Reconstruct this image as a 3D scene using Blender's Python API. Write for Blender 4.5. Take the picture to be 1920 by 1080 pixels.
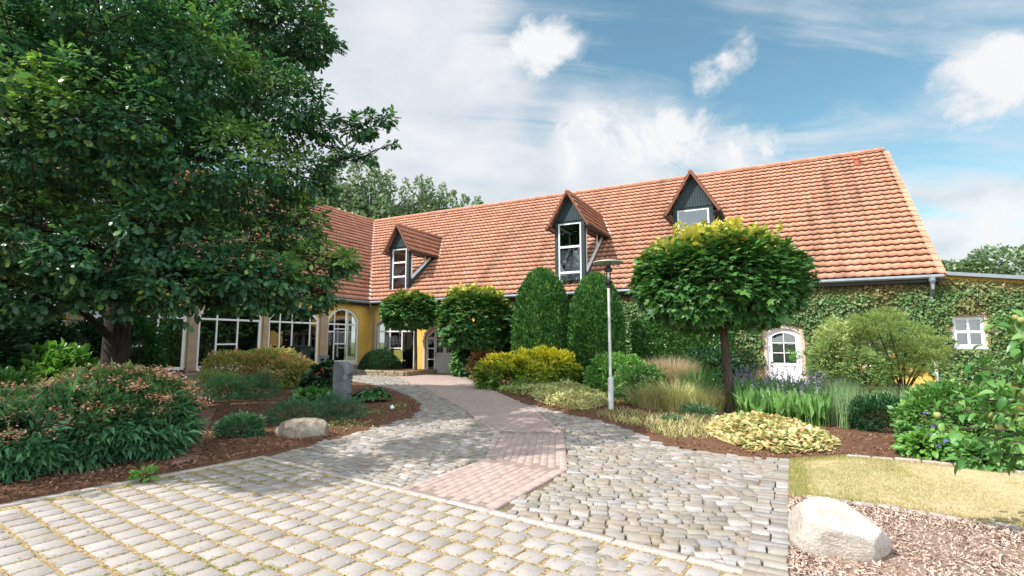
import bpy, bmesh, math, random
import numpy as np
from mathutils import Vector, Matrix, geometry
R = math.radians
PI = math.pi
rng = np.random.default_rng(11)
random.seed(5)
scene = bpy.context.scene
for o in list(bpy.data.objects):
    bpy.data.objects.remove(o)
COL = scene.collection

# ------------------------------------------------------------------ camera
FPX, PITCH, CAMH = 961.0, R(6.0), 1.65
cam_data = bpy.data.cameras.new('camera')
cam_data.sensor_width = 36.0
cam_data.lens = FPX / 1920 * 36.0
cam_data.clip_start = 0.05
cam_data.clip_end = 3000
cam = bpy.data.objects.new('camera', cam_data)
COL.objects.link(cam)
cam.location = (0, 0, CAMH)
cam.rotation_euler = (R(90) + PITCH, 0, 0)
scene.camera = cam

# ------------------------------------------------------------------ light
SUN_EL = R(49)
SUN_TO = Vector((-0.91, -0.41, 0)).normalized()          # horizontal direction towards the sun
sun_vec = Vector((SUN_TO.x * math.cos(SUN_EL), SUN_TO.y * math.cos(SUN_EL), math.sin(SUN_EL)))
sd = bpy.data.lights.new('sun', 'SUN')
sd.energy = 3.5
sd.angle = R(0.5)
sd.color = (1.0, 0.95, 0.87)
sun = bpy.data.objects.new('sun', sd)
COL.objects.link(sun)
sun.location = (-20, -5, 30)
sun.rotation_euler = sun_vec.to_track_quat('Z', 'Y').to_euler()

scene.view_settings.view_transform = 'Standard'
scene.view_settings.look = 'None'
scene.view_settings.gamma = 1.0
scene.view_settings.exposure = 0.98
cy = scene.cycles
cy.max_bounces = 7
cy.diffuse_bounces = 3
cy.glossy_bounces = 3
cy.transmission_bounces = 4
cy.transparent_max_bounces = 10
cy.caustics_reflective = False
cy.caustics_refractive = False
cy.sample_clamp_indirect = 4.0
cy.use_denoising = True

def ray(px, py):
    up = 540 - py
    c, s = math.cos(PITCH), math.sin(PITCH)
    return np.array([px - 960.0, FPX * c - up * s, FPX * s + up * c])

# ------------------------------------------------------------------ sky
world = bpy.data.worlds.new('World')
scene.world = world
world.use_nodes = True

def build_sky():
    nt = world.node_tree
    nt.nodes.clear()
    N, L = nt.nodes, nt.links
    def node(t, **kw):
        n = N.new(t)
        for k, v in kw.items():
            setattr(n, k, v)
        return n
    def math_(op, a, b=None, clamp=False):
        n = node('ShaderNodeMath', operation=op, use_clamp=clamp)
        for i, q in enumerate((a, b)):
            if q is None:
                continue
            if isinstance(q, (int, float)):
                n.inputs[i].default_value = q
            else:
                L.new(q, n.inputs[i])
        return n.outputs[0]
    out = node('ShaderNodeOutputWorld')
    sky = node('ShaderNodeTexSky', sky_type='NISHITA')
    sky.sun_disc = False
    sky.sun_elevation = SUN_EL
    sky.sun_rotation = math.atan2(SUN_TO.x, SUN_TO.y)
    sky.air_density = 1.0
    sky.dust_density = 0.6
    sky.ozone_density = 1.2
    tint = node('ShaderNodeMix', data_type='RGBA', blend_type='MULTIPLY')
    tint.inputs[0].default_value = 1.0
    L.new(sky.outputs[0], tint.inputs[6])
    tint.inputs[7].default_value = (0.74, 0.95, 0.80, 1)
    bg1 = node('ShaderNodeBackground')
    bg1.inputs[1].default_value = 0.115
    L.new(tint.outputs[2], bg1.inputs[0])
    tc = node('ShaderNodeTexCoord')
    sep = node('ShaderNodeSeparateXYZ')
    L.new(tc.outputs['Generated'], sep.inputs[0])
    den = math_('ADD', math_('MAXIMUM', sep.outputs[2], 0.0), 0.22)
    cmb = node('ShaderNodeCombineXYZ')
    L.new(math_('DIVIDE', sep.outputs[0], den), cmb.inputs[0])
    L.new(math_('DIVIDE', sep.outputs[1], den), cmb.inputs[1])
    def noise(vec, scale, detail, rough, dist=0.0, loc=(0, 0, 0), rot=0.0, scl=(1, 1, 1)):
        mp = node('ShaderNodeMapping')
        mp.inputs['Location'].default_value = loc
        mp.inputs['Rotation'].default_value = (0, 0, rot)
        mp.inputs['Scale'].default_value = scl
        L.new(vec, mp.inputs[0])
        n = node('ShaderNodeTexNoise')
        n.inputs['Scale'].default_value = scale
        n.inputs['Detail'].default_value = detail
        n.inputs['Roughness'].default_value = rough
        n.inputs['Distortion'].default_value = dist
        L.new(mp.outputs[0], n.inputs['Vector'])
        return n.outputs['Fac']
    cum = noise(cmb.outputs[0], 2.3, 10, 0.60, 0.15, (3.1, 1.7, 0))
    cir = noise(cmb.outputs[0], 1.7, 10, 0.62, 0.8, (0.4, 5.2, 0), R(-38), (0.5, 2.0, 1))
    puf = noise(tc.outputs['Generated'], 8.0, 10, 0.66, 0.35, (1, 2, 3))
    # large cloud masses and gaps of blue, as directions of the sky
    def blob(px, py, half_px, w):
        r = ray(px, py)
        r = r / np.linalg.norm(r)
        q = ray(px + half_px, py)
        q = q / np.linalg.norm(q)
        c1 = float(r @ q)
        v = node('ShaderNodeVectorMath', operation='DOT_PRODUCT')
        L.new(tc.outputs['Generated'], v.inputs[0])
        v.inputs[1].default_value = tuple(r)
        mr = node('ShaderNodeMapRange', interpolation_type='SMOOTHSTEP')
        L.new(v.outputs['Value'], mr.inputs[0])
        mr.inputs[1].default_value = 1 - (1 - c1) * 2.2
        mr.inputs[2].default_value = 1.0
        mr.inputs[3].default_value = 0.0
        mr.inputs[4].default_value = w
        return mr.outputs[0]
    def add_all(items):
        s = None
        for it in items:
            b = blob(*it)
            s = b if s is None else math_('ADD', s, b)
        return s
    big = add_all([(700, 190, 230, .55), (880, 310, 200, .55), (640, 40, 150, .4), (1060, 340, 150, .55), (1200, 330, 170, .5), (840, 40, 120, .25), (400, 300, 500, .3),
                   (1150, 265, 90, .35), (1310, 280, 110, .45), (1870, 180, 130, .5), (1900, 440, 190, .6), (1760, 430, 140, .35), (1560, 330, 150, .2),
                   (960, 150, 110, -.45), (1130, 90, 170, -.38), (1250, 190, 130, -.5), (1400, 170, 120, -.40), (1060, 215, 90, -.35), (1600, 200, 140, -.25), (1640, 80, 120, -.15),
                   (1500, 40, 160, .10), (1780, 300, 100, -.15), (880, 180, 60, -.2)])
    puffs = add_all([(1020, 95, 58, .60), (985, 125, 48, .5), (1060, 65, 40, .42), (1335, 135, 40, .55), (1385, 95, 36, .5), (1305, 150, 30, .4),
                     (1195, 235, 75, .60), (1110, 265, 80, .55), (1270, 300, 90, .55), (1400, 292, 52, .60), (1455, 262, 34, .55), (1060, 300, 70, .4), (1850, 170, 110, .6), (1905, 120, 80, .5), (1900, 400, 70, .6), (1850, 440, 70, .5)])
    soft = math_('ADD', math_('MULTIPLY', math_('SUBTRACT', cir, 0.5), 3.6), math_('ADD', big, 0.30))
    soft = math_('ADD', soft, math_('MULTIPLY', math_('SUBTRACT', cum, 0.5), 1.5))
    mr = node('ShaderNodeMapRange', interpolation_type='SMOOTHSTEP')
    L.new(soft, mr.inputs[0])
    mr.inputs[1].default_value = -0.30
    mr.inputs[2].default_value = 1.25
    hard = math_('ADD', puffs, math_('MULTIPLY', math_('SUBTRACT', puf, 0.49), 3.6))
    mr2 = node('ShaderNodeMapRange', interpolation_type='SMOOTHSTEP')
    L.new(hard, mr2.inputs[0])
    mr2.inputs[1].default_value = 0.10
    mr2.inputs[2].default_value = 1.12
    hard01 = math_('MULTIPLY', mr2.outputs[0], math_('MULTIPLY', math_('MINIMUM', puffs, 0.2), 5.0))
    dens = math_('MAXIMUM', math_('MULTIPLY', mr.outputs[0], 0.93), hard01, clamp=True)
    hz = node('ShaderNodeMapRange', interpolation_type='SMOOTHSTEP')
    L.new(sep.outputs[2], hz.inputs[0])
    hz.inputs[1].default_value = 0.30
    hz.inputs[2].default_value = 0.0
    hz.inputs[3].default_value = 0.0
    hz.inputs[4].default_value = 0.75
    dens = math_('MAXIMUM', dens, hz.outputs[0], clamp=True)
    ramp = node('ShaderNodeValToRGB')
    ramp.color_ramp.elements[0].position = 0.36
    ramp.color_ramp.elements[0].color = (0.36, 0.39, 0.42, 1)
    ramp.color_ramp.elements[1].position = 0.62
    ramp.color_ramp.elements[1].color = (0.455, 0.46, 0.475, 1)
    L.new(noise(cmb.outputs[0], 3.0, 6, 0.55, 0.2, (7, 2, 0)), ramp.inputs[0])
    wh = node('ShaderNodeMix', data_type='RGBA')
    L.new(math_('MULTIPLY', hard01, 0.8), wh.inputs[0])
    L.new(ramp.outputs[0], wh.inputs[6])
    wh.inputs[7].default_value = (0.49, 0.49, 0.495, 1)
    bg2 = node('ShaderNodeBackground')
    # cloud overhead and behind the viewer, added brighter and denser to fill the shadows
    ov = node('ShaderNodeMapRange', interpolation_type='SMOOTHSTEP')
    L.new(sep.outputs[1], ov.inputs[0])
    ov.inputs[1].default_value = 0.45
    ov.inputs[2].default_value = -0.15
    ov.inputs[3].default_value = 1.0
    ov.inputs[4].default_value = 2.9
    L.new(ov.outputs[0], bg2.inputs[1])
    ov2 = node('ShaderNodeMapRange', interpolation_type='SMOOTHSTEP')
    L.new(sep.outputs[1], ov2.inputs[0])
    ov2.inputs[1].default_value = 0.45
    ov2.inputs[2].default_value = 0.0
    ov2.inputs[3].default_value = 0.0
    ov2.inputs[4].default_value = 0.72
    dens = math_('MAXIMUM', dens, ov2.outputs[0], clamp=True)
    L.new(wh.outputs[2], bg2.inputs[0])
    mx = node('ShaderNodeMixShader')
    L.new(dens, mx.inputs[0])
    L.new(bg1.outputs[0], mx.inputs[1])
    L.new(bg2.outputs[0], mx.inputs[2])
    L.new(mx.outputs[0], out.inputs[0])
build_sky()
world.cycles.sampling_method = 'AUTOMATIC'

# ------------------------------------------------------------------ placing helpers
def G(px, py, z=0.0):
    r = ray(px, py)
    t = (z - CAMH) / r[2]
    return np.array([t * r[0], t * r[1]])
def at(px, py, dist):
    """point seen at a pixel, at forward distance dist"""
    r = ray(px, py)
    t = dist / r[1]
    return np.array([t * r[0], dist, CAMH + t * r[2]])
TH = math.atan2(500, 966)
D = np.array([math.cos(TH), -math.sin(TH)])      # along the main facade
NV = np.array([math.sin(TH), math.cos(TH)])      # into the building
O = np.array([10.5492, 19.9669])
def F(px, py, v=0.0):
    r = ray(px, py)
    o = -O
    t = (v - o @ NV) / (r[:2] @ NV)
    return float((t * r[:2] - O) @ D), float(CAMH + t * r[2])
def FW(px, py, u):
    r = ray(px, py)
    t = (u + O @ D) / (r[:2] @ D)
    return float((t * r[:2] - O) @ NV), float(CAMH + t * r[2])
def W(u, v, z=0.0):
    p = O + u * D + v * NV
    return (float(p[0]), float(p[1]), float(z))

# ------------------------------------------------------------------ object helpers
def tag(o, label=None, cat=None, group=None, kind=None):
    if label: o['label'] = label
    if cat: o['category'] = cat
    if group: o['group'] = group
    if kind: o['kind'] = kind
    return o
def thing(name, label, cat, loc=(0, 0, 0), rz=0.0, group=None):
    o = bpy.data.objects.new(name, None)
    o.empty_display_size = 0.2
    COL.objects.link(o)
    o.location = loc
    o.rotation_euler = (0, 0, rz)
    return tag(o, label, cat, group)
def link(name, me, mat, parent=None, smooth=False):
    o = bpy.data.objects.new(name, me)
    COL.objects.link(o)
    for m in (mat if isinstance(mat, (list, tuple)) else [mat]):
        me.materials.append(m)
    if smooth:
        me.shade_smooth()
    if parent:
        o.parent = parent
    return o
def rel(parent, pts):
    """world points -> the parent's own coordinates"""
    p = np.asarray(pts, float)
    if parent is None:
        return p
    M = Matrix.Translation(parent.location) @ parent.rotation_euler.to_matrix().to_4x4()
    Mi = np.array(M.inverted())
    return p @ Mi[:3, :3].T + Mi[:3, 3]

class MB:
    """collects shapes into one mesh"""
    def __init__(s):
        s.v, s.f, s.m, s.t = [], [], [], []
        s.mi = 0
        s.tint = 0.0
    def add(s, vs, fs):
        b = len(s.v)
        s.v += [tuple(map(float, q)) for q in vs]
        s.f += [tuple(b + i for i in f) for f in fs]
        s.m += [s.mi] * len(fs)
        s.t += [s.tint] * len(vs)
    def box(s, c, size, rot=None):
        x, y, z = (q / 2 for q in size)
        vs = [Vector((a * x, b * y, d * z)) for a in (-1, 1) for b in (-1, 1) for d in (-1, 1)]
        if rot is not None:
            vs = [rot @ q for q in vs]
        vs = [q + Vector(c) for q in vs]
        s.add(vs, [(0, 1, 3, 2), (4, 6, 7, 5), (0, 4, 5, 1), (2, 3, 7, 6), (0, 2, 6, 4), (1, 5, 7, 3)])
    def bar(s, a, b, w, h, up=(0, 0, 1)):
        a, b = Vector(a), Vector(b)
        d = (b - a)
        L = d.length
        d.normalize()
        sd_ = d.cross(Vector(up))
        if sd_.length < 1e-4:
            sd_ = d.cross(Vector((1, 0, 0)))
        sd_.normalize()
        u = sd_.cross(d)
        vs = [p + sd_ * (i * w / 2) + u * (j * h / 2) for p in (a, b) for i, j in ((-1, -1), (1, -1), (1, 1), (-1, 1))]
        s.add(vs, [(3, 2, 1, 0), (4, 5, 6, 7), (0, 1, 5, 4), (1, 2, 6, 5), (2, 3, 7, 6), (3, 0, 4, 7)])
    def tube(s, pts, rad, seg=8, cap=True):
        pts = [Vector(p) for p in pts]
        if isinstance(rad, (int, float)):
            rad = [rad] * len(pts)
        vs, fs = [], []
        t0 = (pts[1] - pts[0]).normalized()
        nrm = t0.orthogonal().normalized()
        for i, p in enumerate(pts):
            a = pts[max(i - 1, 0)]
            b = pts[min(i + 1, len(pts) - 1)]
            t = (b - a).normalized()
            nrm = (nrm - t * nrm.dot(t))
            if nrm.length < 1e-5: nrm = t.orthogonal()
            nrm.normalize()
            bn = t.cross(nrm)
            for k in range(seg):
                an = 2 * PI * k / seg
                vs.append(p + (nrm * math.cos(an) + bn * math.sin(an)) * rad[i])
        for i in range(len(pts) - 1):
            for k in range(seg):
                k2 = (k + 1) % seg
                fs.append((i * seg + k, i * seg + k2, (i + 1) * seg + k2, (i + 1) * seg + k))
        if cap:
            fs.append(tuple(range(seg - 1, -1, -1)))
            fs.append(tuple((len(pts) - 1) * seg + k for k in range(seg)))
        s.add(vs, fs)
    def lathe(s, prof, c=(0, 0, 0), seg=24):
        vs, fs = [], []
        for r, z in prof:
            for k in range(seg):
                an = 2 * PI * k / seg
                vs.append((c[0] + r * math.cos(an), c[1] + r * math.sin(an), c[2] + z))
        n = len(prof)
        for i in range(n - 1):
            for k in range(seg):
                k2 = (k + 1) % seg
                fs.append((i * seg + k, i * seg + k2, (i + 1) * seg + k2, (i + 1) * seg + k))
        fs.append(tuple(range(seg - 1, -1, -1)))
        fs.append(tuple((n - 1) * seg + k for k in range(seg)))
        s.add(vs, fs)
    def prism(s, poly, ext):
        """polygon (3D points) pushed along ext"""
        n = len(poly)
        e = Vector(ext)
        P = [Vector(p) for p in poly]
        s.add(P + [p + e for p in P], [tuple(range(n - 1, -1, -1)), tuple(range(n, 2 * n))] + [(i, (i + 1) % n, n + (i + 1) % n, n + i) for i in range(n)])
    def build(s, name, mat, parent=None, smooth=False, bevel=0.0, local=True):
        me = bpy.data.meshes.new(name)
        vs = s.v if local or parent is None else [tuple(q) for q in rel(parent, s.v)]
        me.from_pydata(vs, [], s.f)
        if isinstance(mat, (list, tuple)):
            me.polygons.foreach_set('material_index', s.m)
        if any(s.t):
            a = me.attributes.new('tint', 'FLOAT', 'POINT')
            a.data.foreach_set('value', s.t)
        me.validate()
        me.update()
        o = link(name, me, mat, parent, smooth)
        if bevel:
            b = o.modifiers.new('bevel', 'BEVEL')
            b.width = bevel
            b.segments = 2
            b.limit_method = 'ANGLE'
        return o

def mesh_fast(name, V, faces_flat, sizes, tint=None):
    me = bpy.data.meshes.new(name)
    V = np.ascontiguousarray(V, dtype=np.float32)
    faces_flat = np.ascontiguousarray(faces_flat, dtype=np.int32)
    sizes = np.asarray(sizes, dtype=np.int32)
    me.vertices.add(len(V))
    me.vertices.foreach_set('co', V.ravel())
    me.loops.add(len(faces_flat))
    me.loops.foreach_set('vertex_index', faces_flat)
    me.polygons.add(len(sizes))
    st = np.zeros(len(sizes), np.int32)
    st[1:] = np.cumsum(sizes)[:-1]
    me.polygons.foreach_set('loop_start', st)
    me.update(calc_edges=True)
    if tint is not None:
        a = me.attributes.new('tint', 'FLOAT', 'POINT')
        a.data.foreach_set('value', np.ascontiguousarray(tint, dtype=np.float32))
    return me

# ------------------------------------------------------------------ materials
class NT:
    def __init__(s, name):
        s.m = bpy.data.materials.new(name)
        s.m.use_nodes = True
        s.nt = s.m.node_tree
        s.nt.nodes.clear()
        s.out = s.n('ShaderNodeOutputMaterial')
    def n(s, t, **kw):
        n = s.nt.nodes.new(t)
        for k, v in kw.items():
            setattr(n, k, v)
        return n
    def l(s, a, b):
        s.nt.links.new(a, b)
    def set(s, sock, v):
        if hasattr(v, 'is_linked'):
            s.l(v, sock)
        elif isinstance(v, (tuple, list)) and len(v) == 3 and sock.type == 'RGBA':
            sock.default_value = (*v, 1)
        else:
            sock.default_value = v
    def coord(s, which='Object', scl=(1, 1, 1), rot=(0, 0, 0)):
        tc = s.n('ShaderNodeTexCoord')
        mp = s.n('ShaderNodeMapping')
        mp.inputs['Scale'].default_value = scl
        mp.inputs['Rotation'].default_value = rot
        s.l(tc.outputs[which], mp.inputs[0])
        return mp.outputs[0]
    def noise(s, vec, scale, detail=5, rough=0.55, dist=0.0):
        n = s.n('ShaderNodeTexNoise')
        s.l(vec, n.inputs['Vector'])
        n.inputs['Scale'].default_value = scale
        n.inputs['Detail'].default_value = detail
        n.inputs['Roughness'].default_value = rough
        n.inputs['Distortion'].default_value = dist
        return n.outputs['Fac']
    def ramp(s, fac, stops, interp='LINEAR'):
        r = s.n('ShaderNodeValToRGB')
        r.color_ramp.interpolation = interp
        els = r.color_ramp.elements
        while len(els) < len(stops):
            els.new(0.5)
        for e, (p, c) in zip(els, stops):
            e.position = p
            e.color = (*c, 1) if len(c) == 3 else c
        s.l(fac, r.inputs[0])
        return r.outputs[0]
    def mix(s, fac, a, b, blend='MIX'):
        n = s.n('ShaderNodeMix', data_type='RGBA', blend_type=blend)
        s.set(n.inputs[0], fac)
        s.set(n.inputs[6], a)
        s.set(n.inputs[7], b)
        return n.outputs[2]
    def mth(s, op, a, b=0.0, clamp=False):
        n = s.n('ShaderNodeMath', operation=op, use_clamp=clamp)
        s.set(n.inputs[0], a)
        s.set(n.inputs[1], b)
        return n.outputs[0]
    def rnd(s):
        return s.n('ShaderNodeNewGeometry').outputs['Random Per Island']
    def attr(s, name='tint'):
        return s.n('ShaderNodeAttribute', attribute_name=name).outputs['Fac']
    def bump(s, h, strength=0.3, dist=0.02):
        b = s.n('ShaderNodeBump')
        b.inputs['Strength'].default_value = strength
        b.inputs['Distance'].default_value = dist
        s.l(h, b.inputs['Height'])
        return b.outputs[0]
    def pbr(s, color, rough=0.6, spec=0.5, metal=0.0, normal=None):
        b = s.n('ShaderNodeBsdfPrincipled')
        s.set(b.inputs['Base Color'], color)
        s.set(b.inputs['Roughness'], rough)
        b.inputs['Specular IOR Level'].default_value = spec
        b.inputs['Metallic'].default_value = metal
        if normal is not None:
            s.l(normal, b.inputs['Normal'])
        return b
    def done(s, sh):
        s.l(sh.outputs[0] if hasattr(sh, 'outputs') else sh, s.out.inputs[0])
        return s.m

def plain(name, color, rough=0.6, spec=0.5, metal=0.0, var=0.12, scale=6.0, bump=0.0):
    t = NT(name)
    vec = t.coord('Object')
    n = t.noise(vec, scale, 6, 0.6)
    c1 = tuple(q * (1 - var) for q in color)
    c2 = tuple(min(1, q * (1 + var)) for q in color)
    c = t.ramp(n, [(0.3, c1), (0.7, c2)])
    nm = t.bump(t.noise(vec, scale * 8, 4, 0.6), bump, 0.01) if bump else None
    return t.done(t.pbr(c, rough, spec, metal, nm))

LK = 1.45          # overall leaf reflectance
def leafy(name, cols, trans=0.35, rough=0.45, spec=0.4, tip=None, tip2=None):
    """cols: colours spread at random over the leaves; tint 0..1 mixes towards tip"""
    t = NT(name)
    r = t.rnd()
    k = len(cols)
    c = t.ramp(r, [(i / max(1, k - 1), q) for i, q in enumerate(cols)])
    if tip:
        c = t.mix(t.attr(), c, tip)
    c = t.mix(1.0, c, (LK, LK, LK), 'MULTIPLY')
    b = t.pbr(c, rough, spec)
    tr = t.n('ShaderNodeBsdfTranslucent')
    tcol = t.mix(1.0, c, (0.95, 1.0, 0.62), 'MULTIPLY')
    t.l(tcol, tr.inputs[0])
    mx = t.n('ShaderNodeMixShader')
    mx.inputs[0].default_value = trans
    t.l(b.outputs[0], mx.inputs[1])
    t.l(tr.outputs[0], mx.inputs[2])
    return t.done(mx)

M = {}
M['white'] = plain('white_paint', (0.80, 0.81, 0.82), 0.45, 0.4, var=0.05)
M['greywhite'] = plain('grey_white_paint', (0.55, 0.56, 0.58), 0.5, 0.4, var=0.05)
M['cladding'] = plain('dark_green_grey_boards', (0.019, 0.040, 0.047), 0.55, 0.4, var=0.25)
M['zinc'] = plain('zinc', (0.30, 0.33, 0.36), 0.4, 0.5, 0.6, var=0.15)
M['darkmetal'] = plain('dark_metal', (0.03, 0.032, 0.035), 0.45, 0.5, 0.3)
M['pole'] = plain('pale_galvanised_steel', (0.62, 0.63, 0.64), 0.45, 0.5, 0.1, var=0.08)
M['copper'] = plain('brown_verge', (0.19, 0.07, 0.042), 0.6, 0.3, var=0.2)
M['flash'] = plain('pale_pink_flashing', (0.62, 0.47, 0.43), 0.6, 0.3, var=0.1)
M['curtain'] = plain('net_curtain', (0.34, 0.37, 0.35), 0.9, 0.1, var=0.1)
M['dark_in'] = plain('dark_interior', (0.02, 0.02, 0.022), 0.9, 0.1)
M['stone_edge'] = plain('edge_stone', (0.36, 0.33, 0.31), 0.85, 0.2, var=0.25, scale=9, bump=0.4)
M['surround'] = plain('sand_render_surround', (0.56, 0.47, 0.38), 0.85, 0.2, var=0.12, scale=5, bump=0.3)

def mk_plaster():
    t = NT('yellow_plaster')
    v = t.coord('Object')
    big = t.noise(v, 0.9, 5, 0.6)
    c = t.ramp(big, [(0.3, (0.66, 0.42, 0.09)), (0.7, (0.78, 0.54, 0.15))])
    st = t.noise(t.coord('Object', (2.5, 2.5, 0.35)), 1.4, 5, 0.65)
    c = t.mix(t.ramp(st, [(0.52, (0, 0, 0)), (0.75, (0.45, 0.45, 0.45))]), c, (0.48, 0.30, 0.08))
    return t.done(t.pbr(c, 0.9, 0.15, normal=t.bump(t.noise(v, 14, 6, 0.65), 0.6, 0.02)))
M['plaster'] = mk_plaster()
def mk_brick():
    t = NT('old_brick')
    v = t.coord('Object', (1, 1, 1), (R(90), 0, 0))
    b = t.n('ShaderNodeTexBrick')
    b.inputs['Scale'].default_value = 3.2
    b.inputs['Color1'].default_value = (0.34, 0.24, 0.15, 1)
    b.inputs['Color2'].default_value = (0.42, 0.31, 0.20, 1)
    b.inputs['Mortar'].default_value = (0.40, 0.34, 0.27, 1)
    b.inputs['Mortar Size'].default_value = 0.03
    t.l(v, b.inputs['Vector'])
    c = t.mix(t.ramp(t.noise(v, 3, 6, .6), [(.35, (0, 0, 0)), (.8, (.5, .5, .5))]), b.outputs[0], (0.33, 0.25, 0.18))
    return t.done(t.pbr(c, 0.9, 0.15, normal=t.bump(t.noise(v, 20, 5, .6), .5, .02)))
M['brick'] = mk_brick()
def mk_tile(name, k=1.0):
    t = NT(name)
    tint = t.attr()
    c = t.ramp(tint, [(0.0, (0.35 * k, 0.155 * k, 0.098 * k)), (0.5, (0.47 * k, 0.228 * k, 0.148 * k)), (1.0, (0.57 * k, 0.31 * k, 0.215 * k))])
    v = t.coord('Object')
    # lichen and run-off streaks down the slope
    st = t.noise(t.coord('Object', (1.6, 0.14, 0.14)), 1.0, 5, 0.6)
    c = t.mix(t.ramp(st, [(0.52, (0, 0, 0)), (0.70, (0.62, 0.62, 0.62))]), c, (0.17, 0.105, 0.075))
    sp = t.noise(v, 7, 6, 0.7)
    c = t.mix(t.ramp(sp, [(0.58, (0, 0, 0)), (0.75, (0.5, 0.5, 0.5))]), c, (0.22, 0.13, 0.09))
    li = t.noise(v, 16, 4, 0.6)
    c = t.mix(t.ramp(li, [(0.66, (0, 0, 0)), (0.74, (0.6, 0.6, 0.6))]), c, (0.50, 0.43, 0.36))
    return t.done(t.pbr(c, 0.75, 0.25, normal=t.bump(t.noise(v, 40, 3, .6), .25, .01)))
M['tile'] = mk_tile('clay_pantile')
def mk_glass(name, tintc=(0.9, 0.95, 0.95), refl=1.0):
    t = NT(name)
    fr = t.n('ShaderNodeFresnel')
    fr.inputs[0].default_value = 1.5
    f = t.mth('MULTIPLY_ADD', fr.outputs[0], 1.3 * refl)
    t.nt.nodes[-1].inputs[2].default_value = 0.07 * refl
    tr = t.n('ShaderNodeBsdfTransparent')
    tr.inputs[0].default_value = (*tintc, 1)
    gl = t.n('ShaderNodeBsdfGlossy')
    gl.inputs['Roughness'].default_value = 0.015
    gl.inputs['Color'].default_value = (0.95, 0.97, 1, 1)
    nm = t.bump(t.noise(t.coord('Object'), 1.3, 2, 0.5), 0.05, 0.05)
    t.l(nm, gl.inputs['Normal'])
    mx = t.n('ShaderNodeMixShader')
    t.l(f, mx.inputs[0])
    t.l(tr.outputs[0], mx.inputs[1])
    t.l(gl.outputs[0], mx.inputs[2])
    return t.done(mx)
M['glass'] = mk_glass('window_glass', (0.75, 0.82, 0.82), 1.4)
M['clear'] = mk_glass('dormer_glass', (0.82, 0.88, 0.88), 1.5)
def mk_bark(name, c1, c2, sc=1.0):
    t = NT(name)
    v = t.coord('Object', (9 * sc, 9 * sc, 1.6 * sc))
    n = t.noise(v, 1.5, 6, 0.65, 0.6)
    c = t.ramp(n, [(0.3, c1), (0.7, c2)])
    return t.done(t.pbr(c, 0.9, 0.15, normal=t.bump(n, 0.9, 0.05)))
M['bark'] = mk_bark('oak_bark', (0.016, 0.013, 0.011), (0.065, 0.052, 0.042))
M['bark2'] = mk_bark('young_bark', (0.05, 0.038, 0.03), (0.15, 0.115, 0.09), 2)
M['twig'] = plain('twigs', (0.07, 0.05, 0.035), 0.9, 0.1, var=0.3)
def mk_stone(name, a, b, c_, sc=3.0, bs=0.8):
    t = NT(name)
    v = t.coord('Object')
    n = t.noise(v, sc, 8, 0.65)
    c = t.ramp(n, [(0.3, a), (0.5, b), (0.72, c_)])
    n2 = t.noise(v, sc * 9, 5, 0.7)
    c = t.mix(t.ramp(n2, [(0.55, (0, 0, 0)), (0.75, (0.6, 0.6, 0.6))]), c, tuple(q * 0.45 for q in b))
    wv = t.n('ShaderNodeTexVoronoi', feature='DISTANCE_TO_EDGE')
    wv.inputs['Scale'].default_value = sc * .55
    dv = t.n('ShaderNodeVectorMath', operation='ADD')
    t.l(v, dv.inputs[0])
    nz = t.n('ShaderNodeTexNoise')
    nz.inputs['Scale'].default_value = sc * .9
    t.l(v, nz.inputs['Vector'])
    t.l(nz.outputs['Color'], dv.inputs[1])
    t.l(dv.outputs[0], wv.inputs['Vector'])
    crack = t.ramp(wv.outputs['Distance'], [(0.0, (.35, .35, .35)), (0.02, (0, 0, 0))])
    c = t.mix(crack, c, tuple(q * 0.35 for q in b))
    li = t.noise(v, sc * 1.4, 5, .6)
    c = t.mix(t.ramp(li, [(0.58, (0, 0, 0)), (0.68, (0.22, 0.22, 0.22))]), c, (a[0] * .8, a[1] * .9, a[2] * .7))
    return t.done(t.pbr(c, 0.85, 0.25, normal=t.bump(t.noise(v, sc * 5, 8, 0.7), bs, 0.05)))
M['boulder'] = mk_stone('pale_boulder', (0.44, 0.375, 0.315), (0.58, 0.52, 0.465), (0.66, 0.615, 0.57), 5.0, 0.9)
M['boulder2'] = mk_stone('tan_boulder', (0.17, 0.13, 0.09), (0.32, 0.27, 0.21), (0.46, 0.42, 0.36), 6.0, 1.0)
M['slate'] = mk_stone('grey_carved_stone', (0.10, 0.115, 0.125), (0.16, 0.18, 0.19), (0.22, 0.24, 0.25), 4.0, 0.5)

# ------------------------------------------------------------------ ground
def inpoly(P, poly):
    P = np.atleast_2d(P)
    x, y = P[:, 0], P[:, 1]
    q = np.asarray(poly)
    r = np.zeros(len(P), bool)
    j = len(q) - 1
    for i in range(len(q)):
        xi, yi, xj, yj = q[i][0], q[i][1], q[j][0], q[j][1]
        if yi != yj:
            c = ((yi > y) != (yj > y)) & (x < (xj - xi) * (y - yi) / (yj - yi) + xi)
            r ^= c
        j = i
    return r
def vnoise(P, sc, seed=0):
    """cheap smooth noise -1..1"""
    x, y = P[:, 0] * sc, P[:, 1] * sc
    g = np.random.default_rng(seed)
    s = np.zeros(len(P))
    for k in range(7):
        a, f, ph = g.uniform(0, 2 * PI), g.uniform(.6, 2.2), g.uniform(0, 6.3)
        s += np.sin((x * math.cos(a) + y * math.sin(a)) * f + ph) / f
    return s / 3.5
def gp(*pts):
    return [tuple(G(*p)) for p in pts]
K = np.array([-3.69, 7.60])
CD = np.array([0.8182, -0.575]); CD /= np.linalg.norm(CD)
ED = np.array([-CD[1], CD[0]])          # pointing up the drive
def ce(c, e):
    return tuple(K + c * CD + e * ED)
UC = -21.24                              # the wing's wall
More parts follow.
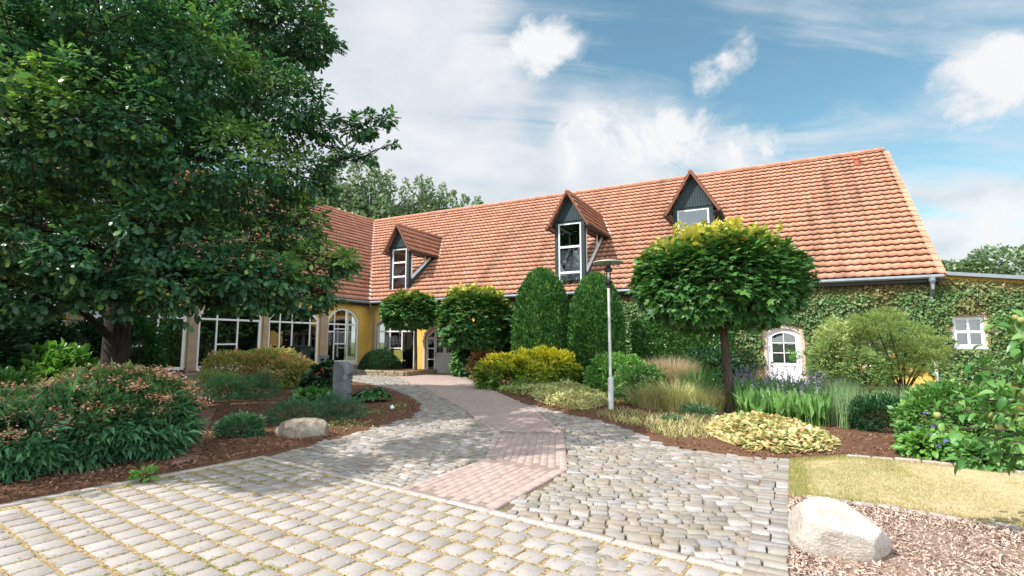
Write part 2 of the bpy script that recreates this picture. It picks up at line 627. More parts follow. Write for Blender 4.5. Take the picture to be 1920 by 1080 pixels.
left_edge = gp((479, 857), (560, 838), (640, 817), (700, 800), (760, 784), (786, 770), (786, 757), (770, 745), (735, 731), (700, 721), (650, 713))
right_edge = gp((868, 700), (900, 722), (940, 738), (1000, 760), (1085, 778), (1130, 788), (1200, 810), (1260, 835), (1330, 846), (1430, 858), (1480, 862))
wing_strip = [W(UC + 2.2, -5)[:2], W(UC + 2.2, -24)[:2], W(UC, -24)[:2], W(UC, -0.1)[:2], W(-14.6, -0.1)[:2]]
drive_poly = left_edge + wing_strip + right_edge + gp((1484, 1080)) + [(1.3, 2.6), ce(6.9, 0.0), ce(0, 0)]
bed_left = [ce(0, 0)] + left_edge + [W(UC + 2.2, -5)[:2], W(UC + 2.2, -24)[:2], (-34, 6), (-24, -12), ce(0, -14)]
edge_up = gp((1480, 862), (1585, 856), (1720, 866), (1920, 888), (2500, 945))
edge_low = gp((1478, 936), (1510, 936), (1640, 953), (1780, 975), (1920, 998), (2500, 1090))
lawn_poly = edge_up + edge_low[::-1]
bed_right = right_edge + edge_up[1:] + [(16, 7), W(12, 0)[:2], W(-14.6, 0)[:2]]
bed_low = edge_low + [(12, -2), (0.6, -2), (1.98, 3.83)]
path_a = gp((752, 920), (905, 962), (1057, 880), (915, 862))
path_b = gp((915, 862), (1057, 880), (1052, 812), (932, 810))
path_c = gp((932, 810), (1052, 812), (1000, 768), (930, 735), (850, 706), (792, 697.5), (735, 697.5), (745, 706), (800, 728), (870, 765))
path_all = gp((752, 920), (905, 962), (1057, 880), (1052, 812), (1000, 768), (930, 735), (850, 706), (792, 697.5), (735, 697.5), (745, 706), (800, 728), (870, 765), (932, 810), (915, 862))

def mk_soil(name, a, b, c_, sc, bs):
    t = NT(name)
    v = t.coord('Object')
    n = t.noise(v, sc, 8, 0.7)
    n2 = t.noise(v, 0.7, 4, 0.6)
    c = t.ramp(n, [(0.28, a), (0.5, b), (0.72, c_)])
    c = t.mix(t.ramp(n2, [(0.35, (0, 0, 0)), (0.7, (0.6, 0.6, 0.6))]), c, b)
    return t.done(t.pbr(c, 0.95, 0.1, normal=t.bump(n, bs, 0.03)))
M['ground'] = mk_soil('rough_ground', (0.05, 0.07, 0.02), (0.08, 0.10, 0.03), (0.13, 0.12, 0.06), 6, 0.5)
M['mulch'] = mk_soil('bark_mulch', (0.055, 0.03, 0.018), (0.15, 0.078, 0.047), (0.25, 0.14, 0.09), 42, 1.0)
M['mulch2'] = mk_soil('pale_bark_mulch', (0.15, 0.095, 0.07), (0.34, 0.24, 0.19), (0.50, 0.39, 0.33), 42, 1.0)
M['lawn'] = mk_soil('dry_lawn', (0.32, 0.24, 0.12), (0.46, 0.37, 0.22), (0.52, 0.43, 0.28), 11, 0.5)
M['joint'] = mk_soil('sandy_joint', (0.075, 0.06, 0.045), (0.17, 0.13, 0.085), (0.36, 0.26, 0.15), 30, 0.7)
def mk_joint2():
    t = NT('mossy_sand_joint')
    v = t.coord('Object')
    n = t.noise(v, 38, 7, 0.7)
    c = t.ramp(n, [(0.3, (0.22, 0.15, 0.085)), (0.5, (0.44, 0.32, 0.185)), (0.7, (0.56, 0.44, 0.27))])
    m = t.noise(v, 2.2, 6, 0.7)
    c = t.mix(t.ramp(m, [(0.52, (0, 0, 0)), (0.66, (0.55, 0.55, 0.55))]), c, (0.30, 0.27, 0.08))
    return t.done(t.pbr(c, 0.95, 0.1, normal=t.bump(n, 1.0, 0.03)))
M['joint2'] = mk_joint2()
def mk_pav(name, cols, var=0.25, rough=0.85, sc=7.0, fine=60):
    t = NT(name)
    c = t.ramp(t.rnd(), [(i / (len(cols) - 1), q) for i, q in enumerate(cols)])
    v = t.coord('Object')
    c = t.mix(t.ramp(t.noise(v, sc, 6, 0.65), [(0.35, (0, 0, 0)), (0.8, (var * 2,) * 3)]), c, (0.20, 0.165, 0.13))
    fn = t.noise(v, fine, 5, 0.7)
    c = t.mix(t.ramp(fn, [(0.35, (0.28, 0.28, 0.28)), (0.6, (0, 0, 0))]), c, (0.12, 0.10, 0.085))
    return t.done(t.pbr(c, rough, 0.25, normal=t.bump(t.noise(v, fine * .6, 6, .7), 0.5, 0.012)))
M['paver'] = mk_pav('concrete_paver', [(0.31, 0.284, 0.272), (0.395, 0.362, 0.35), (0.355, 0.33, 0.32), (0.435, 0.40, 0.382)], 0.30, sc=3.5)
M['cobble'] = mk_pav('granite_sett', [(0.18, 0.17, 0.155), (0.31, 0.28, 0.24), (0.25, 0.235, 0.215), (0.37, 0.36, 0.345), (0.28, 0.235, 0.185), (0.32, 0.285, 0.24), (0.46, 0.44, 0.42), (0.26, 0.265, 0.28), (0.36, 0.295, 0.25), (0.21, 0.195, 0.175)], 0.26)
M['pathbrick'] = mk_pav('pink_paving_brick', [(0.38, 0.285, 0.255), (0.44, 0.335, 0.305), (0.41, 0.31, 0.28), (0.46, 0.36, 0.33)], 0.18)
M['redbrick'] = mk_pav('red_paving_brick', [(0.17, 0.075, 0.055), (0.24, 0.11, 0.085), (0.20, 0.095, 0.07)], 0.2)
M['kerb'] = mk_pav('kerb_slab', [(0.42, 0.36, 0.33), (0.47, 0.41, 0.385), (0.40, 0.36, 0.335)], 0.15)

def sheet(name, poly, z, mat, cell=0.14, amp=0.0, sc=1.2, seed=1):
    q = np.array(poly)
    x0, y0 = q.min(0)
    x1, y1 = q.max(0)
    nx, ny = int((x1 - x0) / cell) + 2, int((y1 - y0) / cell) + 2
    X, Y = np.meshgrid(x0 + np.arange(nx) * cell, y0 + np.arange(ny) * cell)
    P = np.stack([X.ravel(), Y.ravel()], 1)
    dist = np.full(len(P), 9.0)
    for a, b in zip(q, np.roll(q, -1, 0)):
        ab = b - a
        tt = np.clip(((P - a) @ ab) / (ab @ ab), 0, 1)
        dist = np.minimum(dist, np.linalg.norm(P - a - tt[:, None] * ab, axis=1))
    dist = np.where(inpoly(P, poly), dist, -dist)
    fac = np.clip((dist + .02) / .30, -.4, 1)
    Z = -.010 + fac * (z + .010 + amp * (1 + vnoise(P, sc * 2, seed) * .6 + vnoise(P, sc * 9, seed + 1) * .4))
    cc = np.stack([(X[:-1, :-1] + cell / 2).ravel(), (Y[:-1, :-1] + cell / 2).ravel()], 1)
    k = (dist.reshape(ny, nx)[:-1, :-1] > -cell * 1.2).ravel()
    i = (np.arange(ny - 1)[:, None] * nx + np.arange(nx - 1)[None]).ravel()[k]
    f = np.stack([i, i + 1, i + nx + 1, i + nx], 1)
    used, inv = np.unique(f.ravel(), return_inverse=True)
    V = np.stack([P[used, 0], P[used, 1], Z[used]], 1)
    me = mesh_fast(name, V, inv.ravel(), np.full(len(f), 4))
    o = link(name, me, mat, smooth=True)
    return tag(o, kind='structure')
def flat(name, poly, z, mat):
    P = [Vector((p[0], p[1], 0)) for p in poly]
    tri = geometry.tessellate_polygon([P])
    me = bpy.data.meshes.new(name)
    me.from_pydata([(p.x, p.y, z) for p in P], [], [tuple(t) for t in tri])
    me.update()
    bm = bmesh.new(); bm.from_mesh(me)
    for f in bm.faces:
        if f.normal.z < 0: f.normal_flip()
    bm.to_mesh(me); bm.free()
    return tag(link(name, me, mat), kind='structure')

ground_m = MB()
ground_m.add([(-900, -300, -.14), (900, -300, -.14), (900, 1500, -.14), (-900, 1500, -.14)], [(0, 1, 2, 3)])
tag(ground_m.build('ground', M['ground']), kind='structure')
flat('drive_bed', drive_poly, -0.022, M['joint'])
flat('court_bed', [ce(0, 0), ce(9, 0), ce(9, -9), ce(0, -14), ce(-.6, -14), ce(-.6, 0)], -0.0075, M['joint2'])
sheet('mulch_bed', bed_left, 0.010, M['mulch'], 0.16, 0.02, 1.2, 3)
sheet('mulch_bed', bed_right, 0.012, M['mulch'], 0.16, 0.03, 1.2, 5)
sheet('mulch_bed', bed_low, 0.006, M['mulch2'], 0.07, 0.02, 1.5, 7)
sheet('lawn', lawn_poly, 0.012, M['lawn'], 0.10, 0.012, 1.5, 9)

def stones(name, mat, items, z=0.0, depth=0.05, bev=0.010, round_=0.22, zj=0.006, tilt=0.008, seed=1):
    """items: list of 4 corners (2D). Each becomes a stone with cut corners and a chamfered top."""
    g = np.random.default_rng(seed)
    Q = np.array(items)                      # n,4,2
    n = len(Q)
    ctr = Q.mean(1, keepdims=True)
    nxt = np.roll(Q, -1, 1)
    prv = np.roll(Q, 1, 1)
    r = round_ * g.uniform(0.6, 1.3, (n, 4, 1))
    a = Q + (prv - Q) * r * 0.5
    b = Q + (nxt - Q) * r * 0.5
    out = np.stack([a, b], 2).reshape(n, 8, 2)
    d = out - ctr
    L = np.linalg.norm(d, axis=2, keepdims=True)
    top = out - d / L * bev * 1.4
    zt = z + g.normal(0, zj, (n, 1))
    tl = g.normal(0, tilt, (n, 2))
    zz = zt + (top - ctr) @ tl[:, :, None][:, :, 0][:, :, None] if False else zt + np.einsum('nkc,nc->nk', top - ctr, tl)
    zm = zt + np.einsum('nkc,nc->nk', out - ctr, tl) - bev
    V = np.concatenate([np.concatenate([top, zz[..., None]], 2), np.concatenate([out, zm[..., None]], 2), np.concatenate([out, np.full((n, 8, 1), z - depth)], 2)], 1)
    V = V.reshape(-1, 3)
    fl = [list(range(8))]
    for k in range(8):
        k2 = (k + 1) % 8
        fl.append([8 + k, 8 + k2, k2, k])
        fl.append([16 + k, 16 + k2, 8 + k2, 8 + k])
    flat_ = np.concatenate([np.array(q) for q in fl])
    base = np.arange(n)[:, None] * 24
    idx = (base + flat_[None]).ravel()
    sizes = np.tile(np.array([len(q) for q in fl]), n)
    me = mesh_fast(name, V, idx, sizes)
    return tag(link(name, me, mat), kind='structure')

def rows(poly, ang, hr, wr, jit, gap, excl=(), amp=0.0, wk=1.0, seed=1, stagger=None, exf=.8):
    """courses of stones covering poly, running along direction ang (degrees)"""
    g = np.random.default_rng(seed)
    a = R(ang)
    ux = np.array([math.cos(a), math.sin(a)])
    uy = np.array([-ux[1], ux[0]])
    q = np.array(poly)
    S, T = q @ ux, q @ uy
    def wp(s, t):
        t2 = t + amp * math.sin(s * wk + t * .35) + amp * .5 * math.sin(s * wk * 2.3 + 1.3 + t * .5)
        return s * ux + t2 * uy
    out, t, k = [], T.min() - 2 * amp, 0
    while t < T.max() + 2 * amp:
        h = g.uniform(*hr)
        s = S.min() - (g.uniform(0, wr[1]) if stagger is None else (k % 2) * stagger)
        while s < S.max():
            w = g.uniform(*wr)
            cs = []
            for (i, j) in ((0, 0), (1, 0), (1, 1), (0, 1)):
                ss = s + (gap / 2 if i == 0 else w - gap / 2)
                tt = t + (gap / 2 if j == 0 else h - gap / 2)
                p = wp(ss, tt) + g.normal(0, jit, 2)
                cs.append(p)
            out.append(cs)
            s += w
        t += h
        k += 1
    Q = np.array(out)
    c = Q.mean(1)
    ok = inpoly(c, poly)
    for j in range(4):
        ok &= inpoly(Q[:, j] * .75 + c * .25, poly)
    for e in excl:
        for j in range(4):
            ok &= ~inpoly(Q[:, j] * exf + c * (1 - exf), e)
        ok &= ~inpoly(c, e)
    return Q[ok]

# pale concrete pavers with wide joints, in courses parallel to the kerb line
items = []
g_ = np.random.default_rng(3)
pw = 0.231
for r in range(0, 44):
    e0 = -0.02 - (r + 1) * pw
    for k in range(-1, 42):
        c0 = 0.16 + (k + 0.5 * (r % 2)) * pw
        if c0 < 0.15 or c0 + pw > 9.2: continue
        o_ = g_.normal(0, 0.004, 2)
        cs = [np.array(ce(c0 + o_[0] + (0.018 if i == 0 else pw - 0.018) + g_.normal(0, .004), e0 + o_[1] + (0.018 if j == 0 else pw - 0.018) + g_.normal(0, .004))) for i, j in ((0, 0), (1, 0), (1, 1), (0, 1))]
        items.append(cs)
items = [q for q in items if not inpoly(np.mean(q, 0), bed_low)[0]]
stones('paved_court', M['paver'], items, 0.0, 0.06, 0.0025, 0.05, 0.0015, 0.004, 5)
# kerb slabs along the court
ks = []
c0 = 0.0
while c0 < 7.3:
    L_ = random.uniform(0.6, 1.0)
    ks.append([ce(c0 + .005, 0.0), ce(c0 + L_ - .005, 0.0), ce(c0 + L_ - .005, 0.11), ce(c0 + .005, 0.11)])
    c0 += L_
e0 = -0.02
while e0 > -10:
    ks.append([ce(0.0, e0 - .99), ce(0.13, e0 - .99), ce(0.13, e0), ce(0.0, e0)])
    e0 -= 1.0
stones('kerb', M['kerb'], ks, 0.006, 0.08, 0.006, 0.02, 0.001, 0.001, 6)
# old setts of the drive
band = gp((1440, 864), (1480, 862), (1484, 1080)) + [(1.3, 2.6), tuple(G(1484, 1080) - np.array([.30, -.02]))]
band = [tuple(np.array(G(1480, 862)) + np.array([-.27, .14])), tuple(G(1480, 862)), (1.3, 2.6), (1.03, 2.74)]
near_r = gp((905, 962), (1057, 880), (1052, 812), (1000, 768), (1085, 778), (1130, 788), (1200, 810), (1260, 835), (1330, 846), (1430, 858), (1470, 862)) + [(3.89 - .13, 7.43 + .07), (1.3 - .13, 2.6 + .07), ce(4.0, 0.0)]
front_stuff = [path_all, band, [ce(-.3, -.2), ce(7.2, -.2), ce(7.2, .115), ce(-.3, .115)]]
S1 = rows(near_r, -8, (0.095, 0.16), (0.10, 0.22), 0.012, 0.016, [front_stuff[0], front_stuff[2]], 0.16, 0.9, 21, exf=.22)
S2 = rows(drive_poly, -33, (0.095, 0.145), (0.10, 0.23), 0.012, 0.016, front_stuff + [near_r], 0.12, 0.7, 22, exf=.5)
S3, pb, pe, s_ = [], np.array(G(1480, 862)), np.array((1.3, 2.6)), 0.0
bd = (pe - pb) / np.linalg.norm(pe - pb)
bn = np.array([bd[1], -bd[0]])
if bn[0] > 0: bn = -bn
while s_ < np.linalg.norm(pe - pb):
    L_ = random.uniform(.10, .16)
    cut = random.choice((.29, .13, .15, .17))
    for w0, w1 in (((0, .29),) if cut == .29 else ((0, cut), (cut + .012, .29))):
        S3.append([pb + bd * (s_ + .007) + bn * w0 + rng.normal(0, .006, 2), pb + bd * (s_ + .007) + bn * w1 + rng.normal(0, .006, 2), pb + bd * (s_ + L_ - .007) + bn * w1 + rng.normal(0, .006, 2), pb + bd * (s_ + L_ - .007) + bn * w0 + rng.normal(0, .006, 2)])
    s_ += L_
S3 = np.array(S3)[:, ::-1]
stones('cobble_band', M['cobble'], S3, 0.013, 0.06, 0.0045, 0.08, 0.002, 0.012, 17)
stones('cobbled_drive', M['cobble'], np.concatenate([S1, S2]), 0.0, 0.05, 0.0045, 0.09, 0.005, 0.025, 7)
# pink brick path
def fit(poly, ang, seed):
    return rows(poly, ang, (0.105, 0.105), (0.21, 0.21), 0.0012, 0.005, [[ce(-.3, -.2), ce(7.2, -.2), ce(7.2, .112), ce(-.3, .112)]], 0, 1, seed, 0.105)
flat('path_bed', path_all, -0.003, mk_soil('path_joint_sand', (0.17, 0.125, 0.105), (0.25, 0.19, 0.165), (0.33, 0.26, 0.23), 40, .3))
dirA = math.degrees(math.atan2(*(np.array(path_a[2]) - np.array(path_a[1]))[::-1]))
dirB = math.degrees(math.atan2(*(np.array(path_b[2]) - np.array(path_b[1]))[::-1]))
B = np.concatenate([fit(path_a, dirA, 31), fit(path_b, dirB, 32), fit(path_c, 118, 33)])
stones('brick_path', M['pathbrick'], B, 0.002, 0.05, 0.002, 0.03, 0.0008, 0.002, 8)
# soldier bricks along the path sides
sb = []
for line in (gp((905, 962), (1057, 880), (1052, 812), (1000, 768), (930, 735), (850, 706)), gp((752, 920), (915, 862), (932, 810), (870, 765), (800, 728), (745, 706))):
    for p, q in zip(line[:-1], line[1:]):
        p, q = np.array(p), np.array(q)
        d = (q - p); Ld = np.linalg.norm(d); d /= Ld
        nn = np.array([-d[1], d[0]])
        k = int(Ld / 0.21)
        for i in range(k):
            a = p + d * (i * Ld / k + .004); b = p + d * ((i + 1) * Ld / k - .004)
            sb.append([a - nn * .05, b - nn * .05, b + nn * .05, a + nn * .05])
stones('path_edging', M['pathbrick'], sb, 0.0065, 0.05, 0.004, 0.05, 0.001, 0.002, 9)
# red brick garden path on the left
rp = gp((318, 880), (372, 866), (392, 800), (405, 770), (372, 770), (352, 810))
flat('garden_path_bed', [tuple(p) for p in rp], 0.042, M['joint'])
stones('garden_path', M['redbrick'], rows(rp, 60, (0.105, 0.105), (0.21, 0.21), 0.002, 0.008, [], 0, 1, 41, .105), 0.052, 0.07, 0.004, 0.06, 0.002, 0.004, 10)
# edging stones of the lawn
es = []
for line, wd, st in ((edge_low[1:], .11, .215), (edge_up[1:], .085, .30)):
    P_ = np.array(line)
    seg = np.linalg.norm(np.diff(P_, axis=0), axis=1)
    cum = np.concatenate([[0], np.cumsum(seg)])
    s = 0
    while s < cum[-1] - .3:
        L_ = st * random.uniform(.85, 1.15)
        pt = lambda u: np.array([np.interp(u, cum, P_[:, 0]), np.interp(u, cum, P_[:, 1])])
        a, b = pt(s + .008), pt(s + L_ - .008)
        d = (b - a) / np.linalg.norm(b - a); nn = np.array([-d[1], d[0]])
        es.append([a - nn * wd / 2, b - nn * wd / 2, b + nn * wd / 2, a + nn * wd / 2])
        s += L_
stones('lawn_edging', M['kerb'], es, 0.035, 0.08, 0.012, 0.14, 0.005, 0.02, 12)

# loose stuff on the ground
def scatter_in(poly, n, seed, ymax=60, dens=None):
    g = np.random.default_rng(seed)
    q = np.array(poly)
    lo, hi = q.min(0), np.minimum(q.max(0), [60, ymax])
    out = []
    tot = 0
    while tot < n:
        P = g.uniform(lo, hi, (n * 2, 2))
        # thinner far away
        keep = g.uniform(0, 1, len(P)) < np.clip((7.0 / np.maximum(np.hypot(P[:, 0], P[:, 1]), 1)) ** 2, 0.02, 1)
        # inside the frame only
        keep &= (np.abs(P[:, 0]) < P[:, 1] * 1.08 + .4) & (P[:, 1] > 2.5)
        P = P[keep]
        P = P[inpoly(P, poly)]
        if dens is not None and len(P):
            P = P[g.uniform(0, 1, len(P)) < dens(P)]
        out.append(P); tot += len(P)
    return np.concatenate(out)[:n]
def chips(name, P, z, mat, ln=(0.02, 0.055), wd=(0.006, 0.014), seed=1, tilt=0.5):
    g = np.random.default_rng(seed)
    n = len(P)
    a = g.uniform(0, 2 * PI, n)
    l = g.uniform(*ln, n) / 2
    w = g.uniform(*wd, n) / 2
    ti = g.normal(0, tilt, n)
    ro = g.normal(0, tilt, n)
    ax = np.stack([np.cos(a) * np.cos(ti), np.sin(a) * np.cos(ti), np.sin(ti)], 1)
    sx = np.stack([-np.sin(a) * np.cos(ro), np.cos(a) * np.cos(ro), np.sin(ro)], 1)
    c = np.concatenate([P, (z + np.abs(g.normal(0, .012, n)))[:, None]], 1)
    V = np.stack([c - ax * l[:, None] - sx * w[:, None], c + ax * l[:, None] - sx * w[:, None], c + ax * l[:, None] * .8 + sx * w[:, None], c - ax * l[:, None] + sx * w[:, None]], 1).reshape(-1, 3)
    me = mesh_fast(name, V, np.arange(4 * n), np.full(n, 4))
    return tag(link(name, me, mat), kind='stuff')
def mk_chip(name, cols):
    t = NT(name)
    c = t.ramp(t.rnd(), [(i / (len(cols) - 1), q) for i, q in enumerate(cols)])
    return t.done(t.pbr(c, 0.9, 0.15))
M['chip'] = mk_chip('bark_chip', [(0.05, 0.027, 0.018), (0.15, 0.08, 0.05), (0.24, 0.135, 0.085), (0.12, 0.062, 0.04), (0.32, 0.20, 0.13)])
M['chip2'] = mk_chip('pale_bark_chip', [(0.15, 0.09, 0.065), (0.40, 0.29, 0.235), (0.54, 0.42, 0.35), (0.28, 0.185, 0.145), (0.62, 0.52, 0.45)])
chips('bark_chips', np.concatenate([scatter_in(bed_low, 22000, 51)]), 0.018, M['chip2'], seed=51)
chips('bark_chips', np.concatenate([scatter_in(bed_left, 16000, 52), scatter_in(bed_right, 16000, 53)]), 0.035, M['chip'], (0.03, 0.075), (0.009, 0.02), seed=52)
M['litter'] = mk_chip('seed_litter', [(0.30, 0.20, 0.08), (0.46, 0.34, 0.15), (0.20, 0.12, 0.05), (0.40, 0.36, 0.14), (0.16, 0.20, 0.05)])
court_poly = [ce(0, 0), ce(8, 0), ce(8, -9), ce(0, -9)]
# tassels and crumbs lie in the joints of the pavers
LP = scatter_in(court_poly, 26000, 54)
loc = np.stack([(LP - K) @ CD, (LP - K) @ ED], 1)
r_ = np.floor((-loc[:, 1] - .02) / pw)
fe = ((-loc[:, 1] - .02) / pw) % 1
fc = ((loc[:, 0] - .16) / pw - .5 * (r_ % 2)) % 1
injoint = (fe < .10) | (fe > .90) | (fc < .10) | (fc > .90)
keep = injoint | (rng.uniform(0, 1, len(LP)) < .035)
chips('tassel_litter', LP[keep], -0.006, M['litter'], (0.012, 0.035), (0.004, 0.010), 54, .4)
JP = LP[injoint & (vnoise(LP, 1.1, 77) > .12)]
chips('tassel_litter', scatter_in(drive_poly, 5000, 55), 0.002, M['litter'], (0.012, 0.03), (0.004, 0.008), 55, .3)

M['blade_dry'] = leafy('dry_grass_blade', [(0.27, 0.21, 0.105), (0.33, 0.26, 0.14), (0.25, 0.22, 0.10), (0.36, 0.29, 0.17), (0.20, 0.20, 0.08)], 0.3, 0.7, 0.2)
M['blade_green'] = leafy('green_grass_blade', [(0.10, 0.15, 0.03), (0.20, 0.24, 0.05), (0.15, 0.20, 0.035), (0.32, 0.30, 0.09)], 0.35, 0.6, 0.2)
def blades(name, base, hgt, lean, width, mat, parent=None, seg=2, seed=1, kind=None, outward=None, tint=None):
    """grass blades: base n,3; hgt n; lean n (0 upright .. 1 fallen)"""
    g = np.random.default_rng(seed)
    n = len(base)
    a = g.uniform(0, 2 * PI, n)
    dirs = np.stack([np.cos(a), np.sin(a), np.zeros(n)], 1)
    if outward is not None:
        dirs = outward + dirs * .45
        dirs /= np.linalg.norm(dirs, axis=1, keepdims=True) + 1e-6
    side = np.stack([-dirs[:, 1], dirs[:, 0], np.zeros(n)], 1)
    ro = g.uniform(-.9, .9, n)[:, None]
    side = side * np.cos(ro) + dirs * np.sin(ro)
    V = []
    for k in range(seg + 1):
        t = k / seg
        out = hgt * lean * t ** 1.8
        up = hgt * np.sqrt(np.maximum(0.02, 1 - (lean * t ** 1.3) ** 2)) * t
        w = width * (1 - t) ** .7 * .5 if k < seg else width * .04
        p = base + dirs * out[:, None] + np.array([0, 0, 1.]) * up[:, None]
        V += [p - side * (w[:, None] if np.ndim(w) else w), p + side * (w[:, None] if np.ndim(w) else w)]
    V = np.stack(V, 1).reshape(-1, 3)
    m = 2 * (seg + 1)
    fl = np.array([[2 * k, 2 * k + 1, 2 * k + 3, 2 * k + 2] for k in range(seg)]).ravel()
    idx = (np.arange(n)[:, None] * m + fl[None]).ravel()
    me = mesh_fast(name, rel(parent, V), idx, np.full(n * seg, 4), None if tint is None else np.repeat(tint, m))
    o = link(name, me, mat, parent)
    if kind: tag(o, kind=kind)
    return o
P = scatter_in(lawn_poly, 42000, 61)
blades('lawn_grass', np.c_[P, np.full(len(P), .01)], rng.uniform(.015, .045, len(P)), rng.uniform(.2, .95, len(P)), 0.004, M['blade_dry'], seed=61, kind='stuff')
P = scatter_in(lawn_poly, 17000, 62, dens=lambda q: np.clip(vnoise(q, 1.6, 5) * 1.3 + .3, 0, 1))
blades('lawn_grass', np.c_[P, np.full(len(P), .01)], rng.uniform(.02, .05, len(P)), rng.uniform(.2, .9, len(P)), 0.005, M['blade_green'], seed=62, kind='stuff')
P = np.repeat(JP[:2600], 3, 0) + rng.normal(0, .012, (len(JP[:2600]) * 3, 2))
blades('joint_grass', np.c_[P, np.full(len(P), -.012)], rng.uniform(.012, .045, len(P)), rng.uniform(.3, .95, len(P)), 0.006, M['blade_green'], seed=63, kind='stuff')

# ------------------------------------------------------------------ farmhouse
farm = thing('farmhouse', 'long farmhouse with red pantile roof, three dark dormers and a wing behind the oak', 'building', (O[0], O[1], 0), -TH)
EZ, RZ, RB, OV, UR = 3.95, 11.08, 7.63, 0.30, 4.83
SL = (RZ - EZ) / (RB + OV)
def roof_z(b):
    return EZ + (b + OV) * SL
def T_main(a, b, z): return (a, b, z)
def T_wing(a, b, z): return (UC - b, a, z)
TIN = []

def arch_pts(a0, a1, z0, z1, rise, n=12):
    pts = [(a0, z0), (a1, z0)]
    if rise <= 0:
        return pts + [(a1, z1), (a0, z1)]
    w = (a1 - a0) / 2
    rad = (w * w + rise * rise) / (2 * rise)
    am = (a0 + a1) / 2
    zc = z1 - rad
    an = math.asin(min(1, w / rad))
    for k in range(n + 1):
        t = an - 2 * an * k / n
        pts.append((am + rad * math.sin(t), zc + rad * math.cos(t)))
    return pts
def wall(name, T, a0, a1, zb, top, openings, parent, mat, b=0.0, reveal=0.22):
    """top: list of (a,z) along the top from a1 to a0"""
    outer = [(a0, zb), (a1, zb)] + top
    loops = [outer] + [arch_pts(*o) for o in openings]
    pl = [[Vector((p[0], p[1], 0)) for p in lp] for lp in loops]
    tri = geometry.tessellate_polygon(pl)
    m = MB()
    allp = [p for lp in loops for p in lp]
    m.add([T(p[0], b, p[1]) for p in allp], [tuple(t) for t in tri])
    for o in openings:
        lp = arch_pts(*o)
        n = len(lp)
        m.add([T(p[0], b, p[1]) for p in lp] + [T(p[0], b + reveal, p[1]) for p in lp], [(i, (i + 1) % n, n + (i + 1) % n, n + i) for i in range(n)])
    return m.build(name, mat, parent)
def rect_bar(m, T, a0, a1, z0, z1, b0, b1):
    vs = [T(a, b, z) for a in (a0, a1) for b in (b0, b1) for z in (z0, z1)]
    m.add(vs, [(0, 1, 3, 2), (4, 6, 7, 5), (0, 4, 5, 1), (2, 3, 7, 6), (0, 2, 6, 4), (1, 5, 7, 3)])
def ring(m, T, outer, inner, b0, b1):
    n = len(outer)
    vs = [T(p[0], b0, p[1]) for p in outer] + [T(p[0], b0, p[1]) for p in inner] + [T(p[0], b1, p[1]) for p in outer] + [T(p[0], b1, p[1]) for p in inner]
    fs = []
    for i in range(n):
        j = (i + 1) % n
        fs += [(i, j, n + j, n + i), (2 * n + i, 2 * n + j, j, i), (n + i, n + j, 3 * n + j, 3 * n + i)]
    m.add(vs, fs)
def top_at(o, a):
    a0, a1, z0, z1, rise = o
    if rise <= 0: return z1
    w = (a1 - a0) / 2
    rad = (w * w + rise * rise) / (2 * rise)
    return z1 - rad + math.sqrt(max(0, rad * rad - (a - (a0 + a1) / 2) ** 2))
def window(T, parent, o, mull=(), trans=(), b=0.12, fw=0.075, name='window', mat='white', glass='glass', bars=(), dark=True, curtain=False, panel=None, sill=None):
    """o: (a0,a1,z0,z1,rise). mull: a positions; trans: z positions; bars: (a0,a1,z) partial bars; panel: z of a solid lower panel"""
    a0, a1, z0, z1, rise = o
    m = MB()
    out = arch_pts(a0 + .004, a1 - .004, z0 + .004, z1 - .004, rise)
    inn = arch_pts(a0 + fw, a1 - fw, z0 + fw, z1 - fw, rise)
    ring(m, T, out, inn, b, b + .07)
    for a in mull:
        rect_bar(m, T, a - .035, a + .035, z0 + fw, top_at(o, a) - fw, b + .006, b + .06)
    for z in trans:
        rect_bar(m, T, a0 + fw * .6, a1 - fw * .6, z - .04, z + .04, b - .006, b + .064)
    for p, q, z in bars:
        rect_bar(m, T, p, q, z - .03, z + .03, b - .002, b + .058)
    if sill:
        rect_bar(m, T, a0 - .04, a1 + .04, z0 - .05, z0 - .002, -.06, b + .05)
    f = m.build(name, M[mat], parent)
    if panel:
        pm = MB()
        rect_bar(pm, T, a0 + fw * .7, a1 - fw * .7, z0 + fw * .6, panel, b + .012, b + .05)
        pm.build('panel', M[mat], f)
    g = MB()
    lp = arch_pts(a0 + fw * .8, a1 - fw * .8, z0 + fw * .8, z1 - fw * .8, rise)
    g.add([T(p[0], b + .035, p[1]) for p in lp], [tuple(range(len(lp)))])
    g.build('pane', M[glass], f)
    if curtain:
        c = MB()
        n = int((a1 - a0) / .025)
        vs, fs = [], []
        for i in range(n + 1):
            a = a0 + (a1 - a0) * i / n
            w_ = .02 * math.sin(i * 1.1) + .012 * math.sin(i * 2.7)
            vs += [T(a, b + .16 + w_, z0), T(a, b + .16 + w_, z1)]
        fs = [(2 * i, 2 * i + 2, 2 * i + 3, 2 * i + 1) for i in range(n)]
        c.add(vs, fs)
        c.build('curtain', M['curtain'], f)
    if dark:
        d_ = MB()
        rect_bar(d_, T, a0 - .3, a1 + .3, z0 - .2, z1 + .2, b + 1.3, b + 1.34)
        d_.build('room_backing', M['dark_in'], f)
    return f

